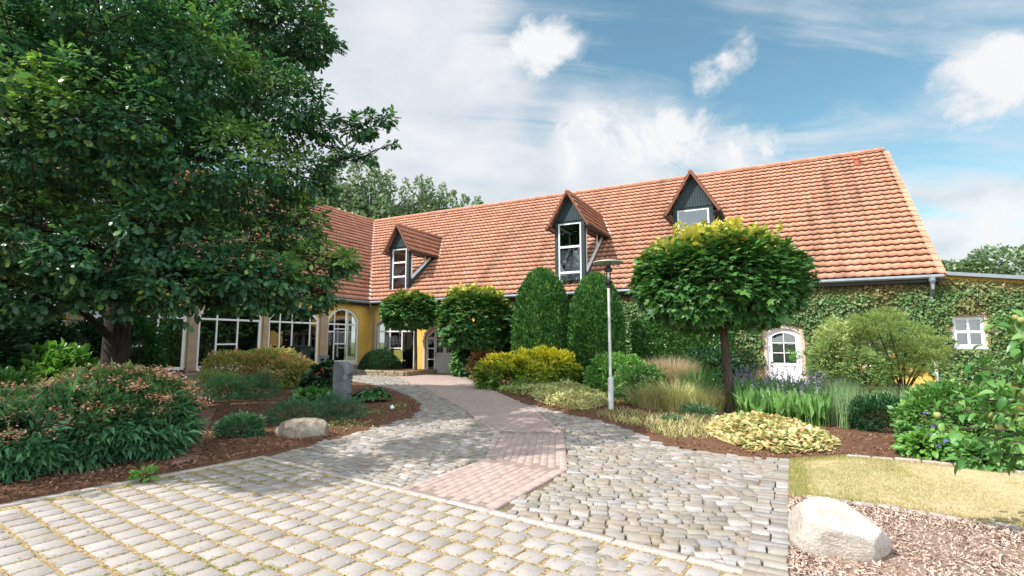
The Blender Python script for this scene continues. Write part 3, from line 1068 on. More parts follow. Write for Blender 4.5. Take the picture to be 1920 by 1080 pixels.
# --- openings
W1 = (-20.62, -17.93, 0.02, 3.0, 0.35)
D1 = (-17.17, -15.30, 0.02, 2.40, 0.42)
D1b = (-15.05, -14.0, 0.02, 2.30, 0.25)
HA = (-5.72, -4.5, 0.85, 2.35, 0.22)
HB = (-3.15, -1.99, 0.85, 2.35, 0.22)
D2 = (-0.60, 0.55, 0.02, 2.17, 0.24)
W3 = (2.15, 3.35, 0.75, 1.70, 0.0)
D1o, D2o = D1, D2
wall('wall', T_main, UC, UR, -0.3, [(UR, 4.17), (UC, 4.17)], [W1, D1, D1b, HA, HB, D2, W3], farm, M['plaster'])
AW = (5.12, 5.96, 1.46, 2.50, 0.0)
AW2 = (6.85, 7.8, 1.0, 2.05, 0.0)
annex_top = lambda a: 4.0 - (a - UR) * 0.135
wall('wall', T_main, UR + .001, 13, -0.3, [(13, annex_top(13)), (UR + .001, annex_top(UR))], [AW, AW2], farm, M['plaster'])
E_ = [(-13.6, -10.26, 0.44, 3.45, 0.6), (-9.84, -6.9, 0.44, 3.45, 0.6), (-6.58, -3.58, 0.42, 3.45, 0.6), (-3.05, -0.76, 0.44, 3.50, 0.62), (-17.4, -14.2, .44, 3.45, .6), (-21.2, -18.0, .44, 3.45, .6)]
wall('wall', T_wing, -25.0, 0.0, -0.3, [(0.0, 4.17), (-25.0, 4.17)], E_, farm, M['plaster'])
# gables and far walls close the building
m = MB()
m.add([(UR, 0.001, -.3), (UR, 2 * RB, -.3), (UR, 2 * RB, 4.1), (UR, RB, RZ - .12), (UR, 0.001, 4.1)], [(0, 1, 2, 3, 4)])
m.build('wall', M['plaster'], farm)
m = MB()
m.add([(UR, 2 * RB, -.3), (-28.0, 2 * RB, -.3), (-28.0, 2 * RB, 4.1), (UR, 2 * RB, 4.1)], [(0, 1, 2, 3)])
m.build('wall', M['plaster'], farm)
m = MB()
m.add([(UC, -25, -.3), (UC - 13.6, -25, -.3), (UC - 13.6, -25, 4.1), (UC - 6.8, -25, RZ - .12), (UC, -25, 4.1)], [(0, 1, 2, 3, 4)])
m.build('wall', M['plaster'], farm)
m = MB()
m.add([(UR + .002, .05, 3.75), (13, .05, annex_top(13) - .1), (13, 9, annex_top(13) - .1), (UR + .002, 9, 3.75)], [(0, 1, 2, 3)])
m.bar((UR - .02, -.10, annex_top(UR) + .03), (13, -.10, annex_top(13) + .03), .24, .12)
m.build('flat_roof', M['zinc'], farm)

# --- pantiles
def tiles(name, P0, A, S, L, lo, hi, parent, tw=0.29, ch=0.40, mat='tile', seed=1):
    P0, A, S = np.array(P0, float), np.array(A, float), np.array(S, float)
    S /= np.linalg.norm(S); A /= np.linalg.norm(A)
    N_ = np.cross(A, S)
    if N_[2] < 0: N_ = -N_
    g = np.random.default_rng(seed)
    t = np.array([0, .14, .28, .42, .56, .78, 1.0])
    h = np.array([.026, .042, .028, .006, .0, .010, .026])
    nr = int(math.ceil(L / ch))
    V, F_, TT = [], [], []
    b = 0
    q = []
    for r in range(nr):
        s0, s1 = r * ch, min(L, (r + 1) * ch + .03)
        l0, l1, h0, h1 = lo(s0), lo(s1), hi(s0), hi(s1)
        x = math.floor(min(l0, l1) / tw) * tw
        while x < max(h0, h1):
            xs = x + t * tw
            xa, xb = np.clip(xs, l0, h0), np.clip(xs, l1, h1)
            if xa[-1] - xa[0] > .01 or xb[-1] - xb[0] > .01:
                jit = g.normal(0, .003)
                low = P0 + np.outer(xa, A) + S * s0 + np.outer(h + .070 + jit, N_)
                up = P0 + np.outer(xb, A) + S * s1 + np.outer(h + .0 + jit, N_)
                lip = P0 + np.outer(xa, A) + S * (s0 + .10) + np.outer(h - .02, N_)
                V.append(np.concatenate([lip, low, up]))
                tv = float(np.clip(g.normal(.5, .13), 0, 1))
                TT += [tv] * 21
                for row in (0, 7):
                    for k in range(6):
                        q += [b + row + k, b + row + k + 1, b + row + 7 + k + 1, b + row + 7 + k]
                b += 21
            x += tw
    V = np.concatenate(V)
    me = mesh_fast(name, V, np.array(q), np.full(len(q) // 4, 4), np.array(TT))
    return link(name, me, M[mat], parent)
def ridge(m, a, b, r=0.12, step=0.40):
    a, b = Vector(a), Vector(b)
    n = max(1, int((b - a).length / step))
    for i in range(n):
        p, q = a.lerp(b, i / n), a.lerp(b, (i + 1.06) / n)
        m.tint = random.uniform(.2, .7)
        m.tube([p, q], [r, r * .9], 10)
    m.tint = 0
WL = 6.85                      # half width of the wing
L_main = math.hypot(RB + OV, RZ - EZ)
s_main = np.array([0, RB + OV, RZ - EZ]) / L_main
L_wing = math.hypot(WL + OV, RZ - EZ)
vx = lambda s: (UC + OV) - (WL + OV) * s / L_main          # valley as seen from the main roof
roof = tiles('roof', (0, -OV, EZ), (1, 0, 0), s_main, L_main, vx, lambda s: UR + .02, farm, seed=2)
vy = lambda s: (-OV) + (RB + OV) * s / L_wing
tiles('roof', (UC + OV, 0, EZ), (0, 1, 0), (-(WL + OV), 0, RZ - EZ), L_wing, lambda s: -25.3, vy, farm, seed=3)
m = MB()
d_ = -.06
m.add([(UC + OV, -OV, EZ + d_), (UR, -OV, EZ + d_), (UR, RB, RZ + d_), (UC - WL, RB, RZ + d_)], [(0, 1, 2, 3)])
m.add([(UR, 2 * RB + OV, EZ), (UC - 14, 2 * RB + OV, EZ), (UC - 14, RB, RZ + d_), (UR, RB, RZ + d_)], [(0, 1, 2, 3)])
m.add([(UC + OV, -25.2, EZ + d_), (UC + OV, -OV, EZ + d_), (UC - WL, RB, RZ + d_), (UC - WL, -25.2, RZ + d_)], [(0, 1, 2, 3)])
m.add([(UC - 2 * WL, -25.2, EZ), (UC - 2 * WL, RB, EZ), (UC - WL, RB, RZ + d_), (UC - WL, -25.2, RZ + d_)], [(0, 1, 2, 3)])
m.build('roof_underlay', M['copper'], roof)
m = MB()
ridge(m, (UC - WL, RB, RZ + .03), (UR + .04, RB, RZ + .03))
ridge(m, (UC - WL, -25.3, RZ + .03), (UC - WL, RB, RZ + .03))
m.build('ridge_tiles', M['tile'], roof)
m = MB()                       # verge of the right gable
for i in range(int(L_main / .4)):
    p = np.array([UR + .10, -OV, EZ]) + s_main * (i * .4 - .02)
    q = p + s_main * .43
    m.tint = random.uniform(.4, .9)
    m.bar(p + np.array([-.02, -.012, .055]), q + np.array([-.02, 0, .03]), .20, .05, up=(0, -.66, .75))
    m.bar(p + np.array([.07, 0, -.04]), q + np.array([.07, 0, -.06]), .03, .22, up=(0, -.66, .75))
m.build('verge_tiles', M['tile'], roof)
m = MB()                       # valley flashing
m.bar((UC + OV, -OV, EZ + .075), (UC - WL, RB, RZ + .075), .17, .03, up=(.5, -.5, .7))
m.build('valley_flashing', M['flash'], roof)
m = MB()
m.tube([(UC + OV - .02, -OV - .07, EZ - .06), (UR + .1, -OV - .07, EZ - .06)], .075, 10)
m.tube([(UC + OV + .07, -25, EZ - .06), (UC + OV + .07, -OV - .02, EZ - .06)], .075, 10)
m.build('gutter', M['zinc'], farm)
m = MB()
rect_bar(m, T_main, UC + OV, UR, EZ - .22, EZ + .0, -OV + .02, -OV + .06)
rect_bar(m, T_main, UC + OV, UR, EZ - .24, EZ - .20, -OV + .02, .02)
rect_bar(m, T_wing, -25, -OV, EZ - .22, EZ + .0, -OV + .02, -OV + .06)
rect_bar(m, T_wing, -25, -OV, EZ - .24, EZ - .20, -OV + .02, .02)
m.build('eaves_board', M['darkmetal'], farm)
def downpipe(pts, r=.05, mat='zinc'):
    m = MB()
    m.tube(pts, r, 10)
    for p in pts[2:-1]:
        m.lathe([(r, -.03), (r + .015, -.02), (r + .015, .02), (r, .03)], p, 10)
    return m.build('downpipe', M[mat], farm)
downpipe([(UC + OV + .12, -OV - .05, EZ - .1), (UC + OV + .12, -OV - .02, EZ - .3), (UC + .42, -.08, EZ - .62), (UC + .42, -.08, 2.2), (UC + .42, -.08, .9), (UC + .42, -.08, 0)])
m = MB()
m.lathe([(.06, -.42), (.06, -.25), (.10, -.13), (.10, 0)], (4.60, -OV - .09, EZ - .08), 12)
m.tube([(4.60, -OV - .09, EZ - .45), (4.60, -.22, EZ - .62), (4.60, -.08, EZ - .72), (4.60, -.08, 3.0)], .055, 10)
m.build('downpipe', M['zinc'], farm)
downpipe([(4.55, -.16, 1.25), (4.55, -.16, .8), (4.55, -.16, 0)], .05, 'white')
# roof vent
fu, fz = 4.2, 10.2
m = MB()
b_ = (fz - EZ) / SL - OV
m.lathe([(.13, -.1), (.13, .28), (.16, .29), (.16, .36), (.12, .38)], (3.62, b_, fz), 12)
m.tint = 0
m.build('roof_vent', plain('vent_red', (0.36, 0.10, 0.05), .7), roof)

# --- windows and doors of the yard side
window(T_main, farm, W1, (-19.72, -18.86), (2.24,), bars=((-19.7, -18.9, 1.30),), curtain=False)
# arched entrance: glazed side light, two half-glazed leaves
fr = window(T_main, farm, D1, (-16.62,), (), fw=.10, bars=((-17.1, -16.6, 1.85), (-17.1, -16.6, 1.3), (-17.1, -16.6, .72)), mat='white')
def leaf(T, parent, a0, a1, z0, z1, zp, b, rise=0.0, mat='greywhite', bars=2, cols=1, handle=None):
    m = MB()
    fw = .10
    o = (a0, a1, z0, z1, rise)
    gi = (a0 + fw, a1 - fw, zp + .06, z1 - fw, rise * .7)
    rect_bar(m, T, a0, a0 + fw, z0, top_at(o, a0 + fw * .5), b, b + .05)
    rect_bar(m, T, a1 - fw, a1, z0, top_at(o, a1 - fw * .5), b, b + .05)
    # head follows the arch
    n = 10
    for i in range(n):
        p, q = a0 + fw + (a1 - a0 - 2 * fw) * i / n, a0 + fw + (a1 - a0 - 2 * fw) * (i + 1) / n
        vs = [T(p, b, top_at(gi, p)), T(q, b, top_at(gi, q)), T(q, b, top_at(o, q)), T(p, b, top_at(o, p)),
              T(p, b + .05, top_at(gi, p)), T(q, b + .05, top_at(gi, q)), T(q, b + .05, top_at(o, q)), T(p, b + .05, top_at(o, p))]
        m.add(vs, [(0, 1, 2, 3), (5, 4, 7, 6), (0, 4, 5, 1), (3, 2, 6, 7)])
    rect_bar(m, T, a0 + fw, a1 - fw, zp - .06, zp + .06, b + .001, b + .049)
    rect_bar(m, T, a0 + fw, a1 - fw, z0, z0 + .13, b + .001, b + .049)
    rect_bar(m, T, a0 + fw, a1 - fw, z0 + .13, zp - .06, b + .018, b + .035)
    for i in range(bars):
        z = zp + .06 + (z1 - fw - zp - .06) * (i + 1) / (bars + 1)
        rect_bar(m, T, a0 + fw, a1 - fw, z - .016, z + .016, b + .008, b + .042)
    for i in range(cols - 1):
        a = a0 + fw + (a1 - a0 - 2 * fw) * (i + 1) / cols
        rect_bar(m, T, a - .016, a + .016, zp + .06, top_at(gi, a), b + .006, b + .044)
    d = m.build('door', M[mat], parent)
    g = MB()
    lp = arch_pts(a0 + fw * .9, a1 - fw * .9, zp, z1 - fw * .9, rise * .7)
    g.add([T(p[0], b + .025, p[1]) for p in lp], [tuple(range(len(lp)))])
    g.build('pane', M['glass'], d)
    if handle:
        h = MB()
        for z in (zp + .08, zp - .06):
            h.box(T(handle, b - .02, z), (.045, .03, .06))
        h.bar(T(handle, b - .05, zp + .08), T(handle + .11, b - .05, zp + .08), .018, .018)
        h.build('handle', M['darkmetal'], d)
    return d
leaf(T_main, farm, -16.58, -15.96, .03, 2.22, 1.02, .10, .05, handle=-16.53)
leaf(T_main, farm, -15.95, -15.41, .03, 2.18, 1.02, .10, .05)
leaf(T_main, farm, -15.0, -14.05, .03, 2.22, 1.0, .10, .1)
m = MB()                        # sand rendered surrounds proud of the plaster
def surround(m, T, o, w, b0=-.035, b1=.05):
    a0, a1, z0, z1, rise = o
    out = arch_pts(a0 - w, a1 + w, z0 - .0, z1 + w, rise * 1.05)
    inn = arch_pts(a0, a1, z0 + .0005, z1, rise)
    ring(m, T, out, inn, b0, b1)
pale = plain('pale_render_surround', (0.62, 0.56, 0.53), .85, .15)
for nm, o, w, b0, mt in (('door_surround', D2, .14, -.035, M['surround']), ('window_surround', HA, .10, -.035, M['surround']), ('window_surround', HB, .12, -.035, M['surround']), ('window_surround', AW, .07, -.03, M['surround']),
                     ('window_surround', AW2, .07, -.03, M['surround']), ('door_surround', D1, .10, -.03, pale), ('window_surround', W1, .07, -.03, pale)):
    m = MB()
    surround(m, T_main, o, w, b0)
    m.build(nm, mt, farm)
window(T_main, farm, HA, (-5.1,), (1.6,), curtain=True)
window(T_main, farm, HB, (-2.57,), (1.6,), curtain=True)
# white garden door
m = MB()
ring(m, T_main, arch_pts(D2[0] + .003, D2[1] - .003, .02, D2[3] - .003, D2[4]), arch_pts(D2[0] + .07, D2[1] - .07, .021, D2[3] - .07, D2[4]), .02, .10)
dfr = m.build('door_frame', M['white'], farm)
leaf(T_main, farm, D2[0] + .075, D2[1] - .075, .03, D2[3] - .075, .78, .045, .20, 'white', 2, 2, handle=D2[0] + .13)
m = MB()
n = 30
vs = []
for i in range(n + 1):
    a = D2[0] + (D2[1] - D2[0]) * i / n
    w_ = .02 * math.sin(i * 1.2)
    vs += [(a, .20 + w_, .7), (a, .20 + w_, 2.1)]
m.add(vs, [(2 * i, 2 * i + 2, 2 * i + 3, 2 * i + 1) for i in range(n)])
m.build('curtain', M['curtain'], dfr)
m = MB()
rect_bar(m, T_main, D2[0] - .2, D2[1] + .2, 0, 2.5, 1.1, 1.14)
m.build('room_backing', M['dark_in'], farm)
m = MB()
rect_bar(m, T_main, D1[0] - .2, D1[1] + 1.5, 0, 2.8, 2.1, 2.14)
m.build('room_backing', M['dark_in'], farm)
m = MB()
rect_bar(m, T_main, D2[0] - .25, D2[1] + .25, -.05, .02, -.40, -.04)
m.build('doorstep', M['stone_edge'], farm)
window(T_main, farm, W3, (2.75,), (1.25,), curtain=True)
window(T_main, farm, AW, (5.54,), (1.99,), fw=.10, b=.03, curtain=True, sill=True)
window(T_main, farm, AW2, (7.3,), (1.5,), fw=.09, b=.03, curtain=True, sill=True)
# --- wing: wide arched windows between brick piers
wm = [((-12.4, -11.33), (2.6,), ((-12.4, -11.3, 1.5),)), ((-9.0, -8.05), (2.6,), ((-9.0, -8.05, 1.55),)), ((-5.9, -5.2, -4.12), (2.6,), ()), ((-2.5, -1.55), (2.6,), ((-2.5, -1.55, 1.55), (-3.0, -2.5, 2.2), (-2.5, -1.55, 2.35))), ((-16.3, -15.2), (2.6,), ()), ((-20, -19), (2.6,), ())]
for o, (mu, tr, ba) in zip(E_, wm):
    window(T_wing, farm, o, mu, tr, b=.05, fw=.13, bars=ba, panel=.66)
for p, q in ((-10.25, -9.85), (-6.89, -6.59), (-3.57, -3.06), (-14.19, -13.61), (-17.99, -17.41)):
    m = MB()
    rect_bar(m, T_wing, p + .01, q - .01, .40, 4.0, -.09, .02)
    pier = m.build('brick_pier', M['brick'], farm)
    m = MB()
    rect_bar(m, T_wing, p - .02, q + .02, .36, .50, -.13, -.092)
    m.build('pier_base', M['redbrick'], pier)
m = MB()
rect_bar(m, T_wing, -24.9, -0.02, -.2, .40, -1.0, -.002)
tag(m.build('terrace', mk_pav('terrace_stone', [(0.30, 0.29, 0.28), (0.34, 0.33, 0.32)], .15), None), kind='structure')
bpy.data.objects['terrace'].parent = None
bpy.data.objects['terrace'].location = farm.location
bpy.data.objects['terrace'].rotation_euler = farm.rotation_euler

# --- dormers
def dormer(T, a0, a1, b0, zb, ze, za, parent, gl_z=(), oh=0.30):
    am = (a0 + a1) / 2
    rz = lambda b: roof_z(b)
    b_at = lambda z: (z - EZ) / SL - OV
    def tv(a, b, z): return Vector(T(a, b, z))
    pw_ = .17
    m = MB()
    rect_bar(m, T, a0, a0 + pw_, zb, ze, b0, b0 + .22)
    rect_bar(m, T, a1 - pw_, a1, zb, ze, b0, b0 + .22)
    rect_bar(m, T, a0 + pw_, a1 - pw_, ze - .12, ze, b0 + .004, b0 + .13)
    be = b_at(ze)
    for a in (a0 + .06, a1 - .06):
        m.bar(T(a, b0 + .14, ze - .06), T(a, be + .1, ze - .06), .10, .14)
        m.bar(T(a, b0 + .05, rz(b0 + .05) + .17), T(a, be + .1, ze + .17), .11, .34, up=T(0, -.66, .75) if T is T_main else (.66, 0, .75))
    body = m.build('dormer', M['cladding'], parent)
    # boarded gable
    m = MB()
    hw = (a1 - a0) / 2 + .06
    gz = lambda a: za - .10 - abs(a - am) / (hw) * (za - ze - .02)
    k = int(2 * hw / .105)
    for i in range(k):
        p, q = am - hw + 2 * hw * i / k + .006, am - hw + 2 * hw * (i + 1) / k - .006
        vs = [T(p, b0 - .03, ze - .03), T(q, b0 - .03, ze - .03), T(q, b0 - .03, max(ze, gz(q))), T(p, b0 - .03, max(ze, gz(p)))]
        vs += [T(p, b0 + .0, ze - .03), T(q, b0 + .0, ze - .03), T(q, b0 + .0, max(ze, gz(q))), T(p, b0 + .0, max(ze, gz(p)))]
        m.add(vs, [(0, 1, 2, 3), (0, 3, 7, 4), (1, 5, 6, 2), (0, 4, 5, 1), (3, 2, 6, 7)])
    m.add([T(am - hw, b0 + .002, ze - .03), T(am + hw, b0 + .002, ze - .03), T(am, b0 + .002, za - .1)], [(0, 1, 2)])
    m.build('cladding', M['cladding'], body)
    # front glazing
    o = (a0 + pw_ + .002, a1 - pw_ - .002, zb + .01, ze - .122, 0)
    m = MB()
    ring(m, T, arch_pts(*o), arch_pts(o[0] + .07, o[1] - .07, o[2] + .09, o[3] - .07, 0), b0 + .02, b0 + .09)
    for z in gl_z:
        rect_bar(m, T, o[0] + .07, o[1] - .07, z - .05, z + .05, b0 + .026, b0 + .084)
    m.build('window_frame', M['white'], body)
    g = MB()
    g.add([T(o[0] + .05, b0 + .055, o[2] + .05), T(o[1] - .05, b0 + .055, o[2] + .05), T(o[1] - .05, b0 + .055, o[3] - .05), T(o[0] + .05, b0 + .055, o[3] - .05)], [(0, 1, 2, 3)])
    g.build('pane', M['clear'], body)
    # glazed triangular cheeks
    for a, sgn in ((a0 + .02, -1), (a1 - .02, 1)):
        m = MB()
        p1 = tv(a, b0 + .27, ze - .20)
        p2 = tv(a, be - .55, ze - .20)
        p3 = tv(a, b0 + .27, rz(b0 + .27) + .50)
        m.bar(p1, p2, .06, .10); m.bar(p1, p3, .06, .10, up=T(0, 1, 0) if T is T_main else (1, 0, 0)); m.bar(p3, p2, .06, .15, up=T(0, -.66, .75) if T is T_main else (.66, 0, .75))
        bm_ = b0 + .17 + (be - b0 - .4) * .56
        zm = rz(bm_) + .44
        m.bar(tv(a, bm_, ze - .20), tv(a, bm_, zm), .05, .09, up=T(0, 1, 0) if T is T_main else (1, 0, 0))
        m.build('side_window_frame', M['white'], body)
        g = MB()
        g.add([p1, p2, p3], [(0, 1, 2)])
        g.build('pane', M['clear'], body)
    # pale lining of the room seen through the glass
    m = MB()
    z_ = lambda b: roof_z(b) + .19
    bq = b0 + (be - b0) * .62
    m.add([T(a0 + .12, b0 + .16, z_(b0 + .16)), T(a1 - .12, b0 + .16, z_(b0 + .16)), T(a1 - .12, bq, z_(bq)), T(a0 + .12, bq, z_(bq))], [(0, 1, 2, 3)])
    m.build('inner_lining', M['greywhite'], body)
    m = MB()
    m.add([T(a0 + .12, bq, z_(bq)), T(a1 - .12, bq, z_(bq)), T(a1 - .12, bq, ze - .05), T(a0 + .12, bq, ze - .05)], [(0, 1, 2, 3)])
    m.add([T(a0 + .1, b0 + .1, ze - .04), T(a1 - .1, b0 + .1, ze - .04), T(a1 - .1, be, ze - .04), T(a0 + .1, be, ze - .04)], [(0, 1, 2, 3)])
    m.build('room_backing', M['dark_in'], body)
    # roof
    sl = (za - ze) / hw
    eo = .20
    S_len = math.hypot(hw + eo, (hw + eo) * sl)
    zE = za - (hw + eo) * sl
    for sgn in (-1, 1):
        Pe = tv(am + sgn * (hw + eo), 0, zE)
        A = tv(0, 1, 0) - tv(0, 0, 0)
        Sv = tv(am, 0, za) - Pe
        hi_ = lambda s: b_at(zE + (za - zE) * s / S_len) + .08
        tiles('roof', Pe, A, Sv, S_len, lambda s: b0 - oh, hi_, body, .29, .34, seed=int(abs(a0) * 10) + 5 + sgn)
        m = MB()                    # verge, eaves and gutter
        p, q = tv(am + sgn * (hw + eo + .02), b0 - oh - .01, zE - .03), tv(am, b0 - oh - .01, za + .02)
        m.bar(p, q, .05, .10, up=T(0, 0, 1))
        m.build('verge', M['copper'], body)
        m = MB()
        p, q = tv(am + sgn * (hw + eo + .06), b0 - oh, zE - .04), tv(am + sgn * (hw + eo + .06), b_at(zE) - .05, zE - .04)
        m.tube([p, q], .055, 8)
        m.bar(tv(am + sgn * (hw + eo * .4), b0 - oh + .05, zE - .035), tv(am + sgn * (hw + eo * .4), b_at(zE), zE - .035), eo * 1.3, .03)
        m.build('gutter', M['darkmetal'], body)
        m = MB()                    # pale flashing along the junction
        p, q = tv(am + sgn * (hw + eo + .05), b_at(zE) + .02, zE + .08), tv(am, b_at(za) + .02, za + .08)
        m.bar(p, q, .13, .03, up=(0, -.4, .9))
        m.build('flashing', M['flash'], body)
    m = MB()
    ridge(m, tv(am, b0 - oh - .03, za + .04), tv(am, b_at(za), za + .04), .085, .34)
    m.build('ridge_tiles', M['tile'], body)
    return body
dormer(T_main, -20.08, -18.70, 0.38, 4.52, 7.12, 8.36, farm, (6.20, 5.38))
dormer(T_main, -9.55, -8.05, 0.0, 3.86, 7.42, 8.76, farm, (6.15, 4.92))
dormer(T_main, -4.02, -2.38, 0.1, 3.95, 7.44, 8.88, farm, (6.15, 4.92))
dormer(T_wing, -14.5, -13.0, 0.1, 4.0, 7.3, 8.6, farm, (6.1, 5.1))

# ------------------------------------------------------------------ plants
def tpl_fold(w=.5, fold=.12, droop=.0):
    V = np.array([(0, 0, 0), (w / 2, .42, fold), (0, 1, -droop), (-w / 2, .42, fold)])
    return V, [[0, 1, 2], [0, 2, 3]]
def tpl_strip(sec, curl=.0, fold=0.0):
    """sec: list of (t, halfwidth)"""
    V, F_ = [], []
    for t, w in sec:
        z = -curl * t * t
        if fold:
            V += [(-w, t, z + fold * w), (0, t, z), (w, t, z + fold * w)]
        else:
            V += [(-w, t, z), (w, t, z)]
    k = 3 if fold else 2
    for i in range(len(sec) - 1):
        for j in range(k - 1):
            F_.append([i * k + j, i * k + j + 1, (i + 1) * k + j + 1, (i + 1) * k + j])
    return np.array(V, float), F_
def tpl_maple():
    o = [(0, 0), (.22, -.06), (.5, .12), (.30, .30), (.52, .62), (.18, .60), (0, 1.0), (-.18, .60), (-.52, .62), (-.30, .30), (-.5, .12), (-.22, -.06)]
    V = np.array([(0, .3, .05)] + [(x, y, -.10 * (x * x + (y - .3) ** 2) * 2) for x, y in o])
    n = len(o)
    return V, [[0, 1 + i, 1 + (i + 1) % n] for i in range(n)]
T_FOLD = tpl_fold()
T_LANCE = tpl_fold(.28, .05, .12)
T_NEEDLE = tpl_fold(.14, .02, .05)
T_OAK = tpl_strip([(0, .02), (.25, .20), (.38, .11), (.60, .30), (.74, .17), (.86, .22), (1.0, .05)], .18)
T_MAPLE = tpl_maple()
T_BROAD = tpl_strip([(0, .04), (.25, .27), (.6, .30), (.88, .16), (1.0, .02)], .25, .35)
T_APPLE = tpl_strip([(0, .03), (.22, .24), (.5, .30), (.78, .20), (1.0, .02)], .55, .55)
T_HEUCH = tpl_strip([(0, .20), (.3, .48), (.65, .45), (.9, .25), (1.0, .12)], .3)

def unit(a):
    return a / (np.linalg.norm(a, axis=1, keepdims=True) + 1e-9)
def leaves(name, P, axis, nrm, size, tpl, mat, parent=None, tint=None, kind=None):
    V0, F0 = tpl
    y = unit(axis)
    x = unit(np.cross(y, nrm))
    z = np.cross(x, y)
    size = np.broadcast_to(size, (len(P),))
    V = P[:, None, :] + size[:, None, None] * (V0[None, :, 0:1] * x[:, None, :] + V0[None, :, 1:2] * y[:, None, :] + V0[None, :, 2:3] * z[:, None, :])
    n, k = len(P), len(V0)
    fl = np.concatenate([np.array(f) for f in F0])
    idx = (np.arange(n)[:, None] * k + fl[None]).ravel()
    me = mesh_fast(name, rel(parent, V.reshape(-1, 3)), idx, np.tile(np.array([len(f) for f in F0]), n), None if tint is None else np.repeat(tint, k))
    o = link(name, me, mat, parent)
    if kind: tag(o, kind=kind)
    return o
def rdir(n, g):
    return unit(g.normal(0, 1, (n, 3)))
def lump(d, seed, f=2.2):
    g = np.random.default_rng(seed)
    s = np.zeros(len(d))
    for k in range(6):
        a = g.normal(0, 1, 3); a *= f * g.uniform(.6, 1.6) / np.linalg.norm(a)
        s += np.sin(d @ a + g.uniform(0, 6.3))
    return s / 6
def clusters(blobs, n, inner=.75, seed=1, amp=.14, zmin=.03, lf=2.6):
    """points over the shells of blobs [(centre, radii)], with outward directions"""
    g = np.random.default_rng(seed)
    C_ = [np.array(b[0], float) for b in blobs]
    R_ = [np.array(b[1] if np.ndim(b[1]) else (b[1],) * 3, float) for b in blobs]
    wt = np.array([(r[0] * r[1] * r[2]) ** (2 / 3) for r in R_]); wt /= wt.sum()
    out, od = [], []
    tot = 0
    for _ in range(12):
        k = g.choice(len(blobs), n, p=wt)
        d = rdir(n, g)
        cc, rr = np.array(C_)[k], np.array(R_)[k]
        f = (inner + (1 - inner) * g.uniform(0, 1, n) ** .6)
        lm = np.zeros(n)
        for i in range(len(blobs)):
            mk = k == i
            if mk.any(): lm[mk] = lump(d[mk], seed * 31 + i, lf)
        f = f * (1 + amp * lm * 1.6)
        p = cc + d * rr * f[:, None]
        ok = p[:, 2] > zmin
        for i in range(len(blobs)):
            q = (p - C_[i]) / R_[i]
            ok &= ~((np.linalg.norm(q, axis=1) < .72) & (k != i))
        out.append(p[ok]); od.append(unit(d / rr)[ok])
        tot += ok.sum()
        if tot >= n: break
    return np.concatenate(out)[:n], np.concatenate(od)[:n]
def crown(name, blobs, ncl, per, cr, size, tpl, mat, parent, seed=1, inner=.75, amp=.14, up=.5, out=1.0, rnd=.6, droop=.2, zmin=.03, tip=0.0, tipfn=None, sv=.25, flat_=.6, kind=None, lf=2.6, updir=0.0, offw=.6):
    g = np.random.default_rng(seed + 100)
    P, Dn = clusters(blobs, ncl, inner, seed, amp, zmin, lf)
    P = np.repeat(P, per, 0)
    Dn = np.repeat(Dn, per, 0)
    n = len(P)
    off = rdir(n, g) * (g.uniform(0, 1, (n, 1)) ** .5) * cr
    off[:, 2] *= flat_
    P = P + off
    ok = P[:, 2] > zmin * .5
    P, Dn, off = P[ok], Dn[ok], off[ok]
    n = len(P)
    ax = unit(Dn * out + off / (cr + 1e-6) * offw + rdir(n, g) * rnd + np.array([0, 0, updir - droop]))
    nr = unit(np.array([0, 0, 1.0]) * up + Dn * .6 + rdir(n, g) * .5)
    sz = size * np.exp(g.normal(0, sv, n))
    ti = None
    if tipfn is not None:
        ti = np.clip(tipfn(P, Dn, g), 0, 1)
    return leaves(name, P, ax, nr, sz, tpl, mat, parent, ti, kind)
def stems(name, base, tips, r0, mat, parent, seed=1, sag=.15, seg=4, side=5, r1=.25):
    g = np.random.default_rng(seed)
    m = MB()
    b0 = rel(parent, base)
    tp = rel(parent, tips)
    for b, t in zip(b0, tp):
        pts = []
        L = np.linalg.norm(t - b)
        j = g.normal(0, .05 * L, 3)
        for k in range(seg + 1):
            u = k / seg
            p = b + (t - b) * u + j * math.sin(PI * u) + np.array([0, 0, sag * L * math.sin(PI * u)])
            pts.append(p)
        rr = r0 if np.ndim(r0) == 0 else r0
        m.tube(pts, [rr * (1 - (1 - r1) * k / seg) for k in range(seg + 1)], side, cap=False)
    return m.build(name, mat, parent, smooth=True)

# leaf colours
M['oak'] = leafy('oak_leaf', [(0.014, 0.060, 0.034), (0.032, 0.106, 0.050), (0.054, 0.152, 0.060), (0.023, 0.085, 0.047), (0.095, 0.21, 0.072)], .40, .36, .5, tip=(0.25, 0.38, 0.07))
M['maple'] = leafy('maple_leaf', [(0.020, 0.072, 0.022), (0.036, 0.108, 0.028), (0.058, 0.145, 0.032), (0.028, 0.090, 0.026), (0.085, 0.185, 0.040)], .28, .42, .45, tip=(0.52, 0.46, 0.10))
M['yew'] = leafy('yew_needles', [(0.012, 0.055, 0.014), (0.030, 0.10, 0.022), (0.07, 0.17, 0.036), (0.018, 0.075, 0.018)], .2, .5, .35, tip=(0.10, 0.20, 0.03))
M['dark'] = leafy('dark_evergreen_leaf', [(0.008, 0.035, 0.013), (0.014, 0.055, 0.020), (0.022, 0.07, 0.020)], .2, .35, .5, tip=(0.04, 0.14, 0.02))
M['mid'] = leafy('mid_green_leaf', [(0.036, 0.115, 0.028), (0.062, 0.17, 0.040), (0.10, 0.22, 0.055), (0.048, 0.14, 0.035)], .3, .42, .45, tip=(0.22, 0.30, 0.05))
